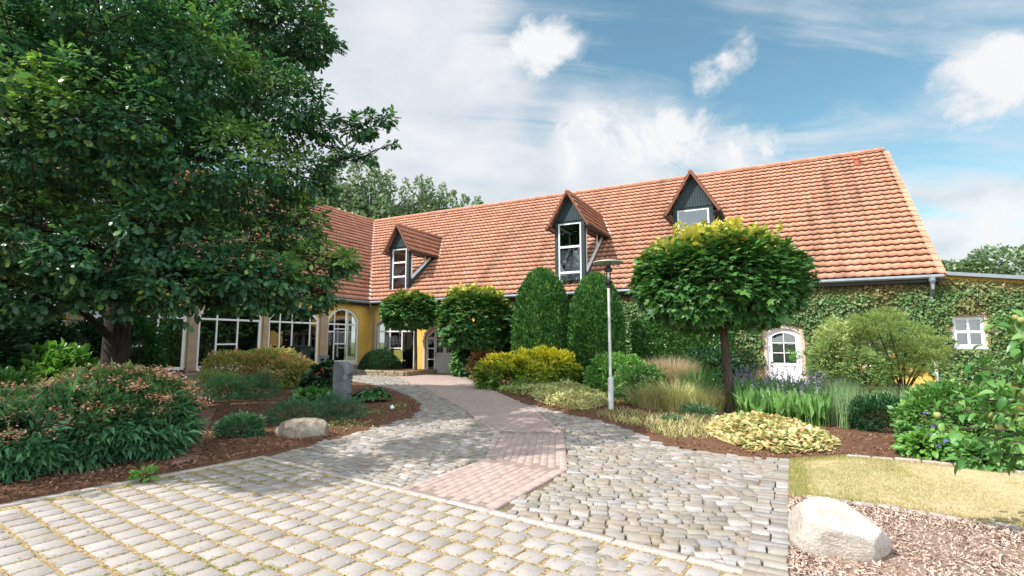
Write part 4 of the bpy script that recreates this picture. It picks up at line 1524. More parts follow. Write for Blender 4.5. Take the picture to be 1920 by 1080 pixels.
M['bright'] = leafy('bright_green_leaf', [(0.06, 0.17, 0.03), (0.12, 0.26, 0.05), (0.09, 0.22, 0.04), (0.19, 0.33, 0.08)], .35, .42, .4, tip=(0.28, 0.36, 0.06))
M['gold'] = leafy('golden_shrub_leaf', [(0.045, 0.12, 0.020), (0.09, 0.18, 0.025), (0.18, 0.25, 0.03)], .3, .45, .4, tip=(0.62, 0.53, 0.035))
M['blue'] = leafy('blue_green_leaf', [(0.03, 0.09, 0.045), (0.045, 0.12, 0.06), (0.06, 0.15, 0.065), (0.035, 0.10, 0.04)], .28, .5, .35, tip=(0.10, 0.19, 0.08))
M['spirea'] = leafy('spirea_leaf', [(0.03, 0.10, 0.045), (0.05, 0.14, 0.06), (0.085, 0.20, 0.09), (0.04, 0.12, 0.045)], .3, .42, .45, tip=(0.16, 0.25, 0.06))
M['pale'] = leafy('pale_green_leaf', [(0.16, 0.23, 0.07), (0.25, 0.31, 0.11), (0.20, 0.27, 0.08), (0.31, 0.35, 0.16)], .35, .5, .3, tip=(.42, .40, .19))
M['amber'] = leafy('amber_leaf', [(0.16, 0.28, 0.06), (0.24, 0.34, 0.08), (0.11, 0.22, 0.045), (0.32, 0.37, 0.11)], .35, .5, .3, tip=(.48, .24, .14))
M['coral'] = leafy('coral_leaf', [(0.10, 0.17, 0.04), (0.20, 0.18, 0.06), (0.30, 0.16, 0.08)], .3, .5, .3, tip=(.45, .18, .11))
M['pink'] = leafy('faded_pink_flower', [(0.40, 0.19, 0.135), (0.46, 0.25, 0.18), (0.32, 0.145, 0.09), (0.44, 0.25, 0.16), (0.50, 0.30, 0.25)], .25, .7, .2)
M['purple'] = leafy('purple_flower', [(0.17, 0.15, 0.24), (0.23, 0.21, 0.30), (0.15, 0.125, 0.20)], .2, .7, .2)
M['red'] = leafy('red_flower', [(0.35, 0.04, 0.07), (0.5, 0.12, 0.16)], .2, .6, .2)
M['blueflower'] = leafy('blue_flower', [(0.10, 0.09, 0.38), (0.16, 0.14, 0.45)], .2, .6, .2)
M['straw'] = leafy('straw_blade', [(0.40, 0.29, 0.20), (0.48, 0.37, 0.27), (0.32, 0.23, 0.15), (0.44, 0.34, 0.24)], .3, .6, .2)
M['reed'] = leafy('reed_blade', [(0.09, 0.21, 0.05), (0.15, 0.29, 0.08), (0.07, 0.16, 0.05), (0.21, 0.34, 0.12)], .35, .5, .3)
M['greyreed'] = leafy('grey_green_reed', [(0.14, 0.22, 0.10), (0.20, 0.28, 0.14), (0.11, 0.19, 0.08)], .3, .55, .3)
M['yellowgrass'] = leafy('yellow_striped_blade', [(0.30, 0.33, 0.12), (0.42, 0.40, 0.19), (0.22, 0.28, 0.08), (0.40, 0.33, 0.17), (0.50, 0.47, 0.31)], .3, .6, .2)
M['heuchera'] = leafy('lime_coral_leaf', [(0.26, 0.29, 0.10), (0.35, 0.34, 0.14), (0.41, 0.36, 0.18), (0.18, 0.24, 0.06), (0.44, 0.41, 0.23)], .25, .5, .3, tip=(.45, .22, .14))
M['ivy'] = leafy('ivy_leaf', [(0.030, 0.075, 0.022), (0.055, 0.115, 0.035), (0.10, 0.165, 0.055), (0.040, 0.09, 0.028), (0.075, 0.14, 0.035), (0.14, 0.19, 0.08)], .12, .45, .3, tip=(0.20, 0.13, 0.055))
M['poplar'] = leafy('poplar_leaf', [(0.09, 0.145, 0.07), (0.13, 0.19, 0.095), (0.17, 0.23, 0.13), (0.10, 0.16, 0.08), (0.22, 0.27, 0.18)], .3, .4, .5)
M['pine'] = leafy('feathery_leaf', [(0.10, 0.165, 0.045), (0.16, 0.225, 0.06), (0.22, 0.28, 0.085), (0.12, 0.19, 0.05)], .35, .55, .25)
M['willow'] = leafy('grey_willow_leaf', [(0.10, 0.17, 0.05), (0.17, 0.25, 0.08), (0.22, 0.31, 0.11), (0.07, 0.13, 0.045)], .35, .5, .3, tip=(.36, .42, .18))
M['apple'] = leafy('apple_leaf', [(0.03, 0.10, 0.02), (0.05, 0.14, 0.03), (0.09, 0.20, 0.045), (0.14, 0.24, 0.075)], .28, .35, .5)

# ---- oak
def oak_tree():
    base = at(209, 768, 13.0)
    t = thing('oak_tree', 'huge dark oak with spreading leafy crown and thick trunk behind the garden bench', 'tree', (base[0], base[1], 0))
    spec = [(525, 40, 12.5, 1.4), (592, 85, 12.5, .62), (510, 185, 12, 1.25), (600, 235, 12.5, .5), (680, 238, 12.5, .42), (722, 222, 12.5, .22), (738, 268, 12.5, .13), (700, 292, 12.5, .2),
            (650, 290, 12.4, .3), (560, 330, 12.5, 1.0), (545, 425, 12.3, .95), (590, 500, 11.8, .75), (645, 490, 11.6, .32), (560, 560, 11.5, .5), (615, 555, 11.8, .25), (470, 540, 11, .75), (400, 460, 11, 1.1),
            (380, 300, 10.5, 1.4), (350, 120, 10.5, 1.5), (200, 60, 10, 1.6), (60, 100, 9.5, 1.5), (80, 260, 9.5, 1.5), (220, 230, 9.5, 1.4), (60, 430, 9.5, 1.2), (180, 480, 9.8, 1.0), (300, 420, 10, 1.0),
            (100, 540, 10.5, .65), (235, 565, 10.5, .5), (330, 555, 10.5, .6), (-100, 200, 10, 1.8), (-120, 420, 10, 1.4), (-80, 30, 10, 1.8), (20, 528, 10, .7), (410, 543, 11.4, .5), (150, 543, 10.2, .55), (70, 558, 10, .5), (290, 543, 10.6, .55), (360, 548, 10.8, .5), (470, 553, 11.2, .45), (530, 558, 11.4, .42), (590, 548, 11.6, .38), (-60, 528, 10, .9), (440, 513, 10.4, .6), (200, 558, 10.4, .4), (0, 578, 10, .4), (330, 520, 10, .7), (520, 520, 10.8, .6),
            (300, 200, 15, 2.1), (150, 350, 15, 2.0), (430, 120, 15, 1.9), (420, 380, 15, 1.4), (0, 200, 14, 2.0), (250, 0, 13, 2.2), (450, -60, 13, 1.7), (100, -80, 12, 2.0), (-150, 100, 14, 2.2),
            (250, -220, 13, 2.4), (0, -220, 12, 2.4), (450, -190, 13.5, 1.9), (280, 400, 14.5, 1.2), (120, 500, 14, 1.0)]
    blobs = []
    for px, py, di, r in spec:
        blobs.append((at(px, py, di), (r, r, r * .82)))
    # the side of the crown that reaches towards the viewer, high above and beside the frame
    for c, r in (((-9.6, 5.1, 5.4), 1.25), ((-6.7, 5.1, 4.9), .95), ((-7.0, 5.7, 8.0), 1.2), ((-8.5, 5.5, 5.2), 1.0), ((-7.6, 5.4, 5.1), .9), ((-5.9, 6.8, 9.2), 1.2), ((-7.9, 6.3, 5.2), 1.0), ((-6.8, 7.8, 9.3), 1.2), ((-5.6, 8.6, 10.6), 1.3)):
        blobs.append((np.array(c), (r, r, r * .82)))
    def tip(P, Dn, g):
        n = len(P)
        k = lump(P * 1.0, 5, 1.6)
        return np.clip((k - .05) * 2.6, 0, .8) * (Dn[:, 2] > -.2) * g.uniform(.1, 1, n) + (g.uniform(0, 1, n) < .06) * .6
    crown('crown', blobs, 17000, 12, .15, .125, T_OAK, M['oak'], t, seed=3, inner=.5, amp=.28, up=1.0, out=.55, rnd=.25, offw=1.5, droop=.22, tipfn=tip, zmin=2.0, lf=3.2)
    m = MB()
    b = np.array([base[0], base[1], 0.0])
    top = np.array([base[0] + .3, base[1] - .3, 9.5])
    pts = [b + (0, 0, -.1), b + (0, 0, .15), b + (.02, 0, .6), b + (0, -.02, 1.6), b + (.02, -.04, 2.9), b + (.1, -.1, 4.2), b + (.2, -.2, 6.3), top]
    m.tube(rel(t, pts), [.50, .40, .32, .285, .27, .24, .17, .06], 14)
    m.build('trunk', M['bark'], t, smooth=True)
    m = MB()
    g = np.random.default_rng(4)
    order = sorted(range(len(blobs)), key=lambda i: -blobs[i][1][0])
    nodes = [(np.array(p), r) for p, r in zip(pts[3:], [.285, .27, .24, .17, .06])]
    for i in order:
        c = blobs[i][0]
        # join the nearest point lower than the blob
        best, bj = None, None
        for j, (q, rq) in enumerate(nodes):
            L = np.linalg.norm(c - q) + max(0, q[2] - c[2] + .3) * 3 + (0 if rq > .02 else 9)
            if best is None or L < best: best, bj = L, j
        q, rq = nodes[bj]
        L = np.linalg.norm(c - q)
        r0 = min(rq * .62, .03 + .022 * L)
        mid = []
        j = g.normal(0, .07 * L, 3)
        for k in range(7):
            u = k / 6
            p = q + (c - q) * u + j * math.sin(PI * u) + np.array([0, 0, .10 * L * math.sin(PI * u)])
            mid.append(p)
        m.tube(rel(t, mid), [max(.008, r0 * (1 - .75 * k / 6)) for k in range(7)], 7, cap=False)
        for k in (2, 3, 4, 5, 6):
            nodes.append((mid[k], max(.008, r0 * (1 - .75 * k / 6))))
        # twigs inside the blob
        R_ = blobs[i][1][0]
        for k in range(int(5 + 7 * R_)):
            d = rdir(1, g)[0]; d[2] = abs(d[2]) * .5 - .1
            s_ = mid[g.integers(5, 7)]
            e_ = c + d * R_ * .9
            w_ = [s_ + (e_ - s_) * u + g.normal(0, .04, 3) for u in (0, .35, .7, 1)]
            m.tube(rel(t, w_), [.018, .014, .009, .004], 5, cap=False)
    m.build('limb', M['bark'], t, smooth=True)
oak_tree()

# ---- clipped standards, yews, hedges
def bush(name, label, cat, blobs, ncl, per, cr, size, tpl, mat, seed=1, group=None, stem=True, **kw):
    c0 = np.array(blobs[0][0], float)
    t = thing(name, label, cat, (c0[0], c0[1], 0), 0, group)
    crown('foliage', blobs, ncl, per, cr, size, tpl, M[mat], t, seed, **kw)
    if stem:
        g = np.random.default_rng(seed + 7)
        tips, bs = [], []
        for c, r in blobs:
            c = np.array(c, float); r = np.array(r if np.ndim(r) else (r,) * 3)
            for k in range(7):
                d = rdir(1, g)[0]; d[2] = abs(d[2])
                tips.append(c + d * r * .8)
                bs.append(np.array([c[0] + g.normal(0, r[0] * .15), c[1] + g.normal(0, r[1] * .15), 0.0]))
        stems('stem', bs, tips, .012, M['twig'], t, seed)
    return t
def box_px(l, r, top, dist, zb=0.0, depth=1.0, pyc=690):
    """ellipsoid standing on zb that spans pixels l..r and reaches up to row top at a distance"""
    c = at((l + r) / 2, pyc, dist)
    rx = (r - l) / 2 * dist / (955.7 - .1045 * (540 - pyc))
    zt = at((l + r) / 2, top, dist)[2]
    h = zt - zb
    return (c[0], c[1], zb + h * .44), (rx, rx * depth, h * .56)

def standard(name, label, px, dist, cl, cr_, ct, cb, base_z, trunk_w, lean, ncl, per, size, seed, tips, group):
    """ball-headed tree; crown between pixels cl..cr_, ct..cb"""
    b = at(px, 690, dist)
    t = thing(name, label, 'tree', (b[0], b[1], base_z), 0, group)
    pm = (ct + cb) / 2
    c = at((cl + cr_) / 2, pm, dist)
    rx = (cr_ - cl) / 2 * dist / (955.7 - .1045 * (540 - pm))
    z1, z0 = at(px, ct, dist)[2], at(px, cb, dist)[2]
    rz = (z1 - z0) / 2
    cz = (z0 + z1) / 2
    blobs = [((c[0], c[1], cz + .02 * rz), (rx * .84, rx * .84, rz * .94))]
    for k in range(9):
        a = 2 * PI * k / 9 + .3
        blobs.append(((c[0] + math.cos(a) * rx * .50, c[1] + math.sin(a) * rx * .50, cz + (-.15 + .08 * math.sin(k * 2.4)) * rz), (rx * .47, rx * .47, rz * .82)))
    def tip(P, Dn, g):
        h = (P[:, 2] - cz) / rz
        k = lump(P * (2.2 / rx), seed, 2.5)
        return np.clip((h - .46 + .28 * k + .22 * g.normal(0, 1, len(P)) - .1 * (P[:, 0] - c[0]) / rx) * 1.8, 0, 1) * tips + (g.uniform(0, 1, len(P)) < .012) * .35
    crown('crown', blobs, int(ncl * 2.0), per, .13 * rx, size, T_MAPLE, M['maple'], t, seed, inner=.60, amp=.10, up=.75, out=1.0, rnd=.35, droop=.35, tipfn=tip, zmin=.5, flat_=.5)
    # young shoots standing out of the top
    g = np.random.default_rng(seed + 3)
    n = int(46 * tips)
    a, rr = g.uniform(0, 2 * PI, n), g.uniform(0, 1, n) ** .5 * .85
    bs = np.stack([c[0] + rx * rr * np.cos(a), c[1] + rx * rr * np.sin(a), cz + rz * .86 * np.sqrt(1 - (rr * .9) ** 2)], 1)
    ln = g.uniform(.08, .26, n) * rx / 1.6
    tp = bs + np.stack([g.normal(0, .06, n), g.normal(0, .06, n), ln], 1)
    P = np.concatenate([bs + (tp - bs) * u for u in (.35, .55, .75, .9, 1.0)] * 2)
    leaves('shoot_leaves', P, unit(rdir(len(P), g) + np.array([0, 0, .5])), unit(rdir(len(P), g) * .6 + np.array([0, 0, 1])), size * .72 * np.exp(g.normal(0, .2, len(P))), T_MAPLE, M['maple'], t, np.clip(g.normal(.85, .12, len(P)), 0, 1))
    m = MB()
    w = trunk_w / 2
    p0 = np.array([b[0], b[1], base_z - .05])
    p1 = np.array([b[0] + lean, b[1], z0 + .25 * rz])
    pts = [p0, p0 + (0, 0, .12), p0 + (p1 - p0) * .35 + (.01, 0, 0), p0 + (p1 - p0) * .7 + (-.012, 0, 0), p1, (c[0], c[1], cz + .3 * rz)]
    m.tube(rel(t, pts), [w * 1.35, w * 1.1, w, w * .92, w * .85, w * .3], 10)
    for k in range(14):
        d = rdir(1, g)[0]
        e_ = np.array([c[0], c[1], cz]) + d * np.array([rx, rx, rz]) * .78
        m.tube(rel(t, [p1, p1 * .45 + e_ * .55 + (0, 0, .05), e_]), [w * .45, w * .3, .006], 5, cap=False)
    m.build('trunk', M['bark2'], t, smooth=True)
    return t
GRP = 'ball-headed maples along the drive'
standard('maple_tree', 'big round-headed maple with yellow young shoots beside the lamp post', 1367, 11.9, 1190, 1496, 424, 612, 0.0, .20, -.10, 980, 12, .128, 21, 1.0, GRP)
standard('maple_tree', 'small flat ball-headed maple on thin trunk in front of the yellow wall', 779, 26.0, 715, 821, 547, 614, 0.2, .16, -.02, 420, 12, .16, 22, .28, GRP)
standard('maple_tree', 'dense ball-headed maple with yellow top between the arched entrance and the yews', 893, 23.5, 821, 960, 533, 652, 0.0, .16, 0, 520, 13, .17, 23, .75, GRP)

def yew(label, l, r, top, bot, dist, seed):
    c = at((l + r) / 2, 620, dist)
    rx = (r - l) / 2 * dist / 962
    zt = at((l + r) / 2, top, dist)[2]
    t = thing('yew_topiary', label, 'topiary', (c[0], c[1], 0), 0, 'clipped yew cones')
    # profile: bullet shape
    g = np.random.default_rng(seed)
    n = 19000
    u = g.uniform(0, 1, n)
    z = u * zt
    pr = lambda q: rx * np.clip(1 - np.clip((q - .30) / .70, 0, 1) ** 2.5, 0, 1) ** .52 * (0.90 + .10 * np.clip(q / .25, 0, 1))
    a = g.uniform(0, 2 * PI, n)
    keep = g.uniform(0, 1, n) < np.clip(pr(u) / rx + .25, 0, 1)
    z, a, u = z[keep], a[keep], u[keep]
    n = len(z)
    lm = lump(np.stack([np.cos(a) * 2, np.sin(a) * 2, z * 1.3], 1), seed, 2.5)
    lm2 = lump(np.stack([np.cos(a) * 9, np.sin(a) * 9, z * 8], 1), seed + 1, 1.2)
    rr = pr(u) * (1 + .035 * lm + .02 * lm2) - np.abs(g.normal(0, .085, n))
    P = np.stack([c[0] + rr * np.cos(a), c[1] + rr * np.sin(a), z], 1)
    Dn = unit(np.stack([np.cos(a), np.sin(a), .25 + 1.6 * np.clip(u - .75, 0, 1)], 1))
    ax = unit(Dn * .6 + rdir(n, g) * .55 + np.array([0, 0, .75]))
    nr = unit(Dn + rdir(n, g) * .6)
    ti = np.clip(lm2 * .5 + .25 * g.normal(0, 1, n), 0, .6)
    leaves('foliage', P, ax, nr, .13 * np.exp(g.normal(0, .25, n)), tpl_fold(.5, .1), M['yew'], t, ti)
    m = MB()
    m.tube(rel(t, [(c[0], c[1], 0), (c[0], c[1], zt * .55), (c[0], c[1], zt * .8)]), [.12, .08, .03], 8)
    m.build('trunk', M['bark2'], t)
yew('left one of the two clipped yew cones, behind the golden shrub', 961, 1071, 506, 700, 21.3, 31)
yew('right one of the two clipped yew cones, standing just behind the lamp post', 1067, 1170, 515, 712, 20.3, 32)

def boxshape(name, label, cat, c, half, ang, n, size, tpl, mat, seed, rnd=.28, group=None, dome=False):
    """clipped block (or dome) of leaves"""
    t = thing(name, label, cat, (c[0], c[1], 0), 0, group)
    g = np.random.default_rng(seed)
    d = rdir(n, g)
    if dome:
        d[:, 2] = np.abs(d[:, 2])
        p = d * np.array(half)
        nn = unit(d / np.array(half))
    else:
        p = g.uniform(-1, 1, (n, 3))
        hx, hy, hz = half
        fa = g.choice(3, n, p=np.array([hy * hz, hx * hz, hx * hy]) / (hy * hz + hx * hz + hx * hy))
        p[np.arange(n), fa] = np.sign(p[np.arange(n), fa])
        nn = unit(np.sign(p) * np.abs(p) ** 6 + 1e-3)
        p = p * np.array(half) * (1 - .10 * np.clip(np.sort(np.abs(p), axis=1)[:, 1:2] - .8, 0, 1) * 2)
        p[:, 2] += half[2]
    p *= 1 + .03 * lump(p * 1.5, seed, 2)[:, None]
    p -= nn * np.abs(g.normal(0, .05 if not dome else .02, (n, 1)))
    ca, sa = math.cos(ang), math.sin(ang)
    Rm = np.array([[ca, -sa, 0], [sa, ca, 0], [0, 0, 1]])
    P = p @ Rm.T + np.array([c[0], c[1], c[2] if len(c) > 2 else 0])
    nn = nn @ Rm.T
    ok = P[:, 2] > .02
    P, nn = P[ok], nn[ok]
    k = len(P)
    ax = unit(nn * .5 + rdir(k, g) * .6 + np.array([0, 0, .6]))
    leaves('foliage', P, ax, unit(nn + rdir(k, g) * .6), size * np.exp(g.normal(0, .25, k)), tpl, M[mat], t, np.clip(g.normal(.0, .25, k), 0, .7))
    m = MB()
    m.tube([(0, 0, 0), (0, 0, half[2] * .8)], [.08, .04], 7)
    m.build('stem', M['bark2'], t)
    return t
u1, u2 = F(1192, 640, -1.4)[0], F(1376, 640, -1.4)[0]
hc = W((u1 + u2) / 2, -1.5)
boxshape('clipped_hedge', 'tall clipped dark hedge behind the big maple against the ivy wall', 'hedge', hc, ((u2 - u1) / 2, .55, 1.22), -TH, 17000, .12, tpl_fold(.5), 'yew', 41)
c = W(-19.1, -1.3, .22)
boxshape('box_dome', 'smooth clipped box dome in the low stone planter by the corner', 'topiary', c, (1.13, 1.0, 1.0), 0, 15000, .055, tpl_fold(.6), 'dark', 42, dome=True)
bush('dark_shrub', 'dark evergreen shrub under the ball-headed maple left of the yews', 'shrub', [box_px(862, 962, 596, 24.6, 0, .6, 630)], 260, 14, .3, .16, T_BROAD, 'dark', 43)
bush('box_ball', 'low dark clipped shrub behind the trunk of the big maple', 'shrub', [box_px(1272, 1386, 652, 16.8, 0, .8), box_px(1330, 1384, 662, 16.0, 0, .8)], 340, 16, .14, .085, tpl_fold(.55), 'dark', 44, amp=.08)

# ---- shrubs by the drive
def goldtip(cz, rz, th=.1, k=1.5):
    def f(P, Dn, g):
        h = (P[:, 2] - cz) / rz
        return np.clip((h - th + .45 * lump(P * 2.2, 9, 2) + .25 * g.normal(0, 1, len(P))) * k, 0, 1)
    return f
b1 = box_px(893, 990, 662, 18.7, 0, .7, 700); b2 = box_px(960, 1082, 653, 18.9, 0, .7, 700); b3 = box_px(912, 1050, 672, 18.2, 0, .7, 700)
bush('golden_shrub', 'wide golden yellow shrub beside the drive in front of the yew cones', 'shrub', [b1, b2, b3], 520, 15, .17, .14, T_FOLD, 'gold', 51, tipfn=goldtip(.62, .8, .0, 1.35), updir=.1, up=.9, amp=.2, lf=4)
bush('laurel_shrub', 'small glossy green shrub right beside the open entrance door', 'shrub', [box_px(850, 892, 650, 25.0, 0, .8)], 150, 14, .2, .14, T_BROAD, 'mid', 52)
bush('barberry_shrub', 'rusty pink shrub between the glossy shrub and the golden shrub', 'shrub', [box_px(880, 938, 651, 23.0, 0, .8)], 170, 14, .2, .10, T_FOLD, 'coral', 53, tipfn=goldtip(.9, .8, .1, 1.3), updir=.4)
bush('round_shrub', 'rounded bright green shrub left of the lamp post', 'shrub', [box_px(1104, 1196, 663, 15.8, 0, .85), box_px(1150, 1215, 667, 15.6, 0, .85)], 330, 16, .16, .095, T_FOLD, 'bright', 54, amp=.08)
t = bush('rose_shrub', 'loose green shrub with small pink flowers right behind the lamp post', 'shrub', [box_px(1152, 1236, 682, 13.7, 0, .8, 730), box_px(1175, 1250, 690, 13.9, 0, .8, 730)], 300, 14, .17, .075, T_FOLD, 'mid', 55, amp=.2, updir=.3)
g = np.random.default_rng(6)
def flowers(parent, P, size, mat, per=9, r=.03, tpl=None, flat_=.6, name='flower'):
    g = np.random.default_rng(int(len(P)))
    n = len(P)
    Q = np.repeat(P, per, 0) + g.normal(0, 1, (n * per, 3)) * np.array([r, r, r * flat_])
    return leaves(name, Q, rdir(len(Q), g) * np.array([1, 1, .5]), np.array([0, 0, 1.0]) + rdir(len(Q), g) * .7, size * np.exp(g.normal(0, .2, len(Q))), tpl or tpl_fold(.9, .1), M[mat], parent)
c1, r1 = box_px(1152, 1250, 682, 13.7, 0, .8, 730)
P, Dn = clusters([(c1, r1)], 46, .98, 8, .1, .3)
flowers(t, P[(P[:, 2] > .5)], .035, 'pink', 6, .022)
# fountain grass
def tuft(name, label, cat, px, dist, n, h, lean, width, mat, seed, rbase=.15, pyc=700, group=None, plume=None):
    c = at(px, pyc, dist)
    t = thing(name, label, cat, (c[0], c[1], 0), 0, group)
    g = np.random.default_rng(seed)
    a, r = g.uniform(0, 2 * PI, n), rbase * g.uniform(0, 1, n) ** .5
    o = np.stack([np.cos(a), np.sin(a), np.zeros(n)], 1)
    B = np.array([c[0], c[1], 0]) + o * r[:, None]
    blades('blade', B, h * g.uniform(.6, 1.1, n), np.clip(g.normal(lean, .18, n), .05, .97), width, M[mat], t, 5, seed, None, o)
    return t
t = tuft('fountain_grass', 'round straw coloured ornamental grass clump in front of the dark hedge', 'grass plant', 1257, 14.9, 3400, 1.22, .42, .012, 'straw', 61, .34, 690)
c = at(1262, 690, 15.2)
B = np.array([c[0], c[1], 0]) + rng.normal(0, .2, (260, 3)) * np.array([1, 1, 0])
blades('green_blade', B, rng.uniform(1.0, 1.5, 260), np.clip(rng.normal(.62, .15, 260), .1, .95), .013, M['greyreed'], t, 5, 62)
tuft('iris_clump', 'clump of upright sword-shaped green leaves left of the maple trunk', 'plant', 1312, 13.8, 240, 1.0, .28, .04, 'reed', 63, .36, 730)
for i, (px, d_, h_, n_) in enumerate(((1222, 12.9, .72, 620), (1270, 12.4, .85, 900), (1318, 12.3, .75, 700))):
    tuft('striped_grass', ['low pale yellow grass tuft right of the lamp post foot', 'pale yellow grass tuft below the fountain grass', 'pale yellow grass tuft just left of the maple trunk'][i], 'grass plant', px, d_, n_, h_, .62, .016, 'yellowgrass', 64 + i, .46, 770, 'yellow grass tufts by the lamp post')
bush('low_shrub', 'very small dark green plant on the mulch below the yellow grass', 'plant', [box_px(1242, 1280, 786, 10.9, 0, 1, 800)], 60, 10, .07, .06, T_FOLD, 'blue', 67)
bush('low_shrub', 'small grey green bushy plant left of the maple foot', 'plant', [box_px(1280, 1340, 762, 11.6, 0, 1, 790)], 110, 12, .09, .06, T_LANCE, 'blue', 68)

# ---- ground covers (uncountable)
def cover(name, poly, n, h, size, tpl, mat, seed, tipfn=None, mound=.5, ax=(0, 0, .4)):
    g = np.random.default_rng(seed)
    q = np.array(poly)
    P = g.uniform(q.min(0), q.max(0), (n * 4, 2))
    P = P[inpoly(P, poly)][:n]
    # lower towards the rim
    dist = np.full(len(P), 9.0)
    for a, b in zip(q, np.roll(q, -1, 0)):
        ab = b - a
        tt = np.clip(((P - a) @ ab) / (ab @ ab), 0, 1)
        dist = np.minimum(dist, np.linalg.norm(P - a - tt[:, None] * ab, axis=1))
    prof = np.clip(dist / mound, 0, 1) ** .5
    Z = h * prof * (.75 + .35 * vnoise(P, 4, seed)) * g.uniform(.45, 1, len(P)) ** .5 + .03
    P3 = np.c_[P, Z]
    k = len(P3)
    ti = None if tipfn is None else np.clip(tipfn(P3, None, g), 0, 1)
    return leaves(name, P3, rdir(k, g) * np.array([1, 1, .4]) + np.array(ax), rdir(k, g) * .6 + np.array([0, 0, 1.0]), size * np.exp(g.normal(0, .25, k)), tpl, M[mat], None, ti, 'stuff')
cover('heuchera_cover', gp((1325, 812), (1350, 832), (1400, 850), (1470, 856), (1560, 852), (1575, 838), (1540, 812), (1480, 796), (1400, 786), (1345, 790)), 7500, .23, .06, T_HEUCH, 'heuchera', 71, lambda P, D_, g: (g.uniform(0, 1, len(P)) < .25) * g.uniform(.3, 1, len(P)) + .5 * np.clip(vnoise(P, 1.5, 3), 0, 1), .45)
cover('yellow_ground_cover', gp((935, 738), (985, 748), (1040, 768), (1100, 776), (1138, 768), (1136, 745), (1080, 735), (1010, 728), (950, 727)), 4200, .36, .10, T_FOLD, 'pale', 72, lambda P, D_, g: np.clip(vnoise(P, .9, 4) + .2 * g.normal(0, 1, len(P)) + .3, 0, 1), .6)
P = scatter_in(gp((1000, 752), (1040, 768), (1100, 776), (1138, 768), (1136, 745), (1080, 742)), 500, 73)
blades('yellow_ground_cover', np.c_[P, np.zeros(len(P))], rng.uniform(.25, .5, len(P)), rng.uniform(.5, .9, len(P)), .016, M['yellowgrass'], seg=4, seed=73, kind='stuff')
P = scatter_in(gp((1120, 783), (1200, 804), (1260, 826), (1330, 830), (1345, 790), (1260, 780), (1200, 776), (1140, 770)), 1700, 74)
blades('dry_ground_cover', np.c_[P, np.zeros(len(P))], rng.uniform(.08, .24, len(P)), rng.uniform(.5, .95, len(P)), .014, M['yellowgrass'], seg=3, seed=74, kind='stuff')
# pickerel weed with violet spikes
pk = gp((1375, 778), (1400, 792), (1480, 800), (1550, 808), (1580, 790), (1540, 765), (1450, 752), (1380, 752))
P = scatter_in(pk, 2300, 75)
g = np.random.default_rng(75)
n = len(P)
H = g.uniform(.45, .85, n)
ax = unit(np.stack([g.normal(0, .22, n), g.normal(0, .22, n), np.ones(n)], 1))
leaves('pickerel_weed', np.c_[P, H * .35], ax, rdir(n, g) * np.array([1, 1, .2]), g.uniform(.28, .5, n), T_LANCE, M['reed'], None, None, 'stuff')
blades('pickerel_weed', np.c_[P, np.zeros(n)], H * .8, g.uniform(.05, .3, n), .012, M['reed'], seg=3, seed=76, kind='stuff')
k = g.uniform(0, 1, n) < .09
S = np.c_[P[k], H[k] * 1.05 + .05]
Q = np.concatenate([S + np.array([0, 0, u]) for u in np.linspace(0, .13, 9)])
Q = Q + g.normal(0, .008, Q.shape)
leaves('violet_flower_spikes', Q, unit(rdir(len(Q), g) + np.array([0, 0, .5])), rdir(len(Q), g), np.full(len(Q), .035), tpl_fold(.8), M['purple'], None, None, 'stuff')
rd = gp((1545, 800), (1590, 812), (1612, 800), (1610, 772), (1560, 770))
P = scatter_in(rd, 1500, 77)
blades('reed_grass', np.c_[P, np.zeros(len(P))], rng.uniform(.5, .95, len(P)), np.clip(rng.normal(.25, .15, len(P)), .02, .8), .011, M['greyreed'], seg=4, seed=77, kind='stuff')
P = scatter_in(gp((1560, 768), (1720, 772), (1730, 742), (1560, 738)), 1300, 78)
blades('reed_grass', np.c_[P, np.zeros(len(P))], rng.uniform(.30, .62, len(P)), np.clip(rng.normal(.35, .2, len(P)), .02, .9), .014, M['greyreed'], seg=4, seed=78, kind='stuff')

# ---- shrubs on the right
bush('dark_green_shrub', 'dense dark green shrub behind the mulch, between the reeds and the blue-flowered bush', 'shrub', [box_px(1600, 1708, 752, 9.7, 0, .8, 790), box_px(1628, 1690, 745, 9.9, 0, .8, 790)], 360, 16, .12, .07, T_LANCE, 'dark', 81, updir=.5, tipfn=lambda P, D_, g: np.clip((P[:, 2] - .45) * 1.5 + .2 * g.normal(0, 1, len(P)), 0, 1))
t = bush('flowering_bush', 'leafy green bush with a few small blue flowers at the right edge', 'shrub', [box_px(1705, 1860, 716, 8.1, 0, .8, 780), box_px(1690, 1800, 742, 8.0, 0, .7, 790), box_px(1780, 1925, 735, 7.9, 0, .8, 790)], 560, 15, .14, .085, T_FOLD, 'mid', 82, amp=.2, tipfn=lambda P, D_, g: np.clip(.5 * lump(P * 2, 4, 2) + .3 * g.normal(0, 1, len(P)), 0, .9))
P = np.array([at(px, py, 7.2) for px, py in ((1735, 775), (1752, 798), (1722, 800), (1742, 815), (1765, 780), (1772, 825), (1758, 835))])
flowers(t, P, .03, 'blueflower', 9, .02)
bush('yellow_green_plant', 'small yellow-green leafy plant at the front foot of the blue-flowered bush', 'plant', [box_px(1700, 1770, 815, 7.5, 0, .7, 840)], 100, 10, .10, .08, T_BROAD, 'bright', 83)
bush('yellow_green_plant', 'low bright green leafy plant on the mulch at the right picture edge', 'plant', [box_px(1800, 1900, 838, 7.0, 0, .6, 850)], 110, 10, .10, .09, T_BROAD, 'mid', 84)
tuft('striped_grass', 'yellow-green grass tuft at the far right edge beside the mulch', 'grass plant', 1915, 6.9, 300, .45, .6, .012, 'reed', 85, .12, 850)
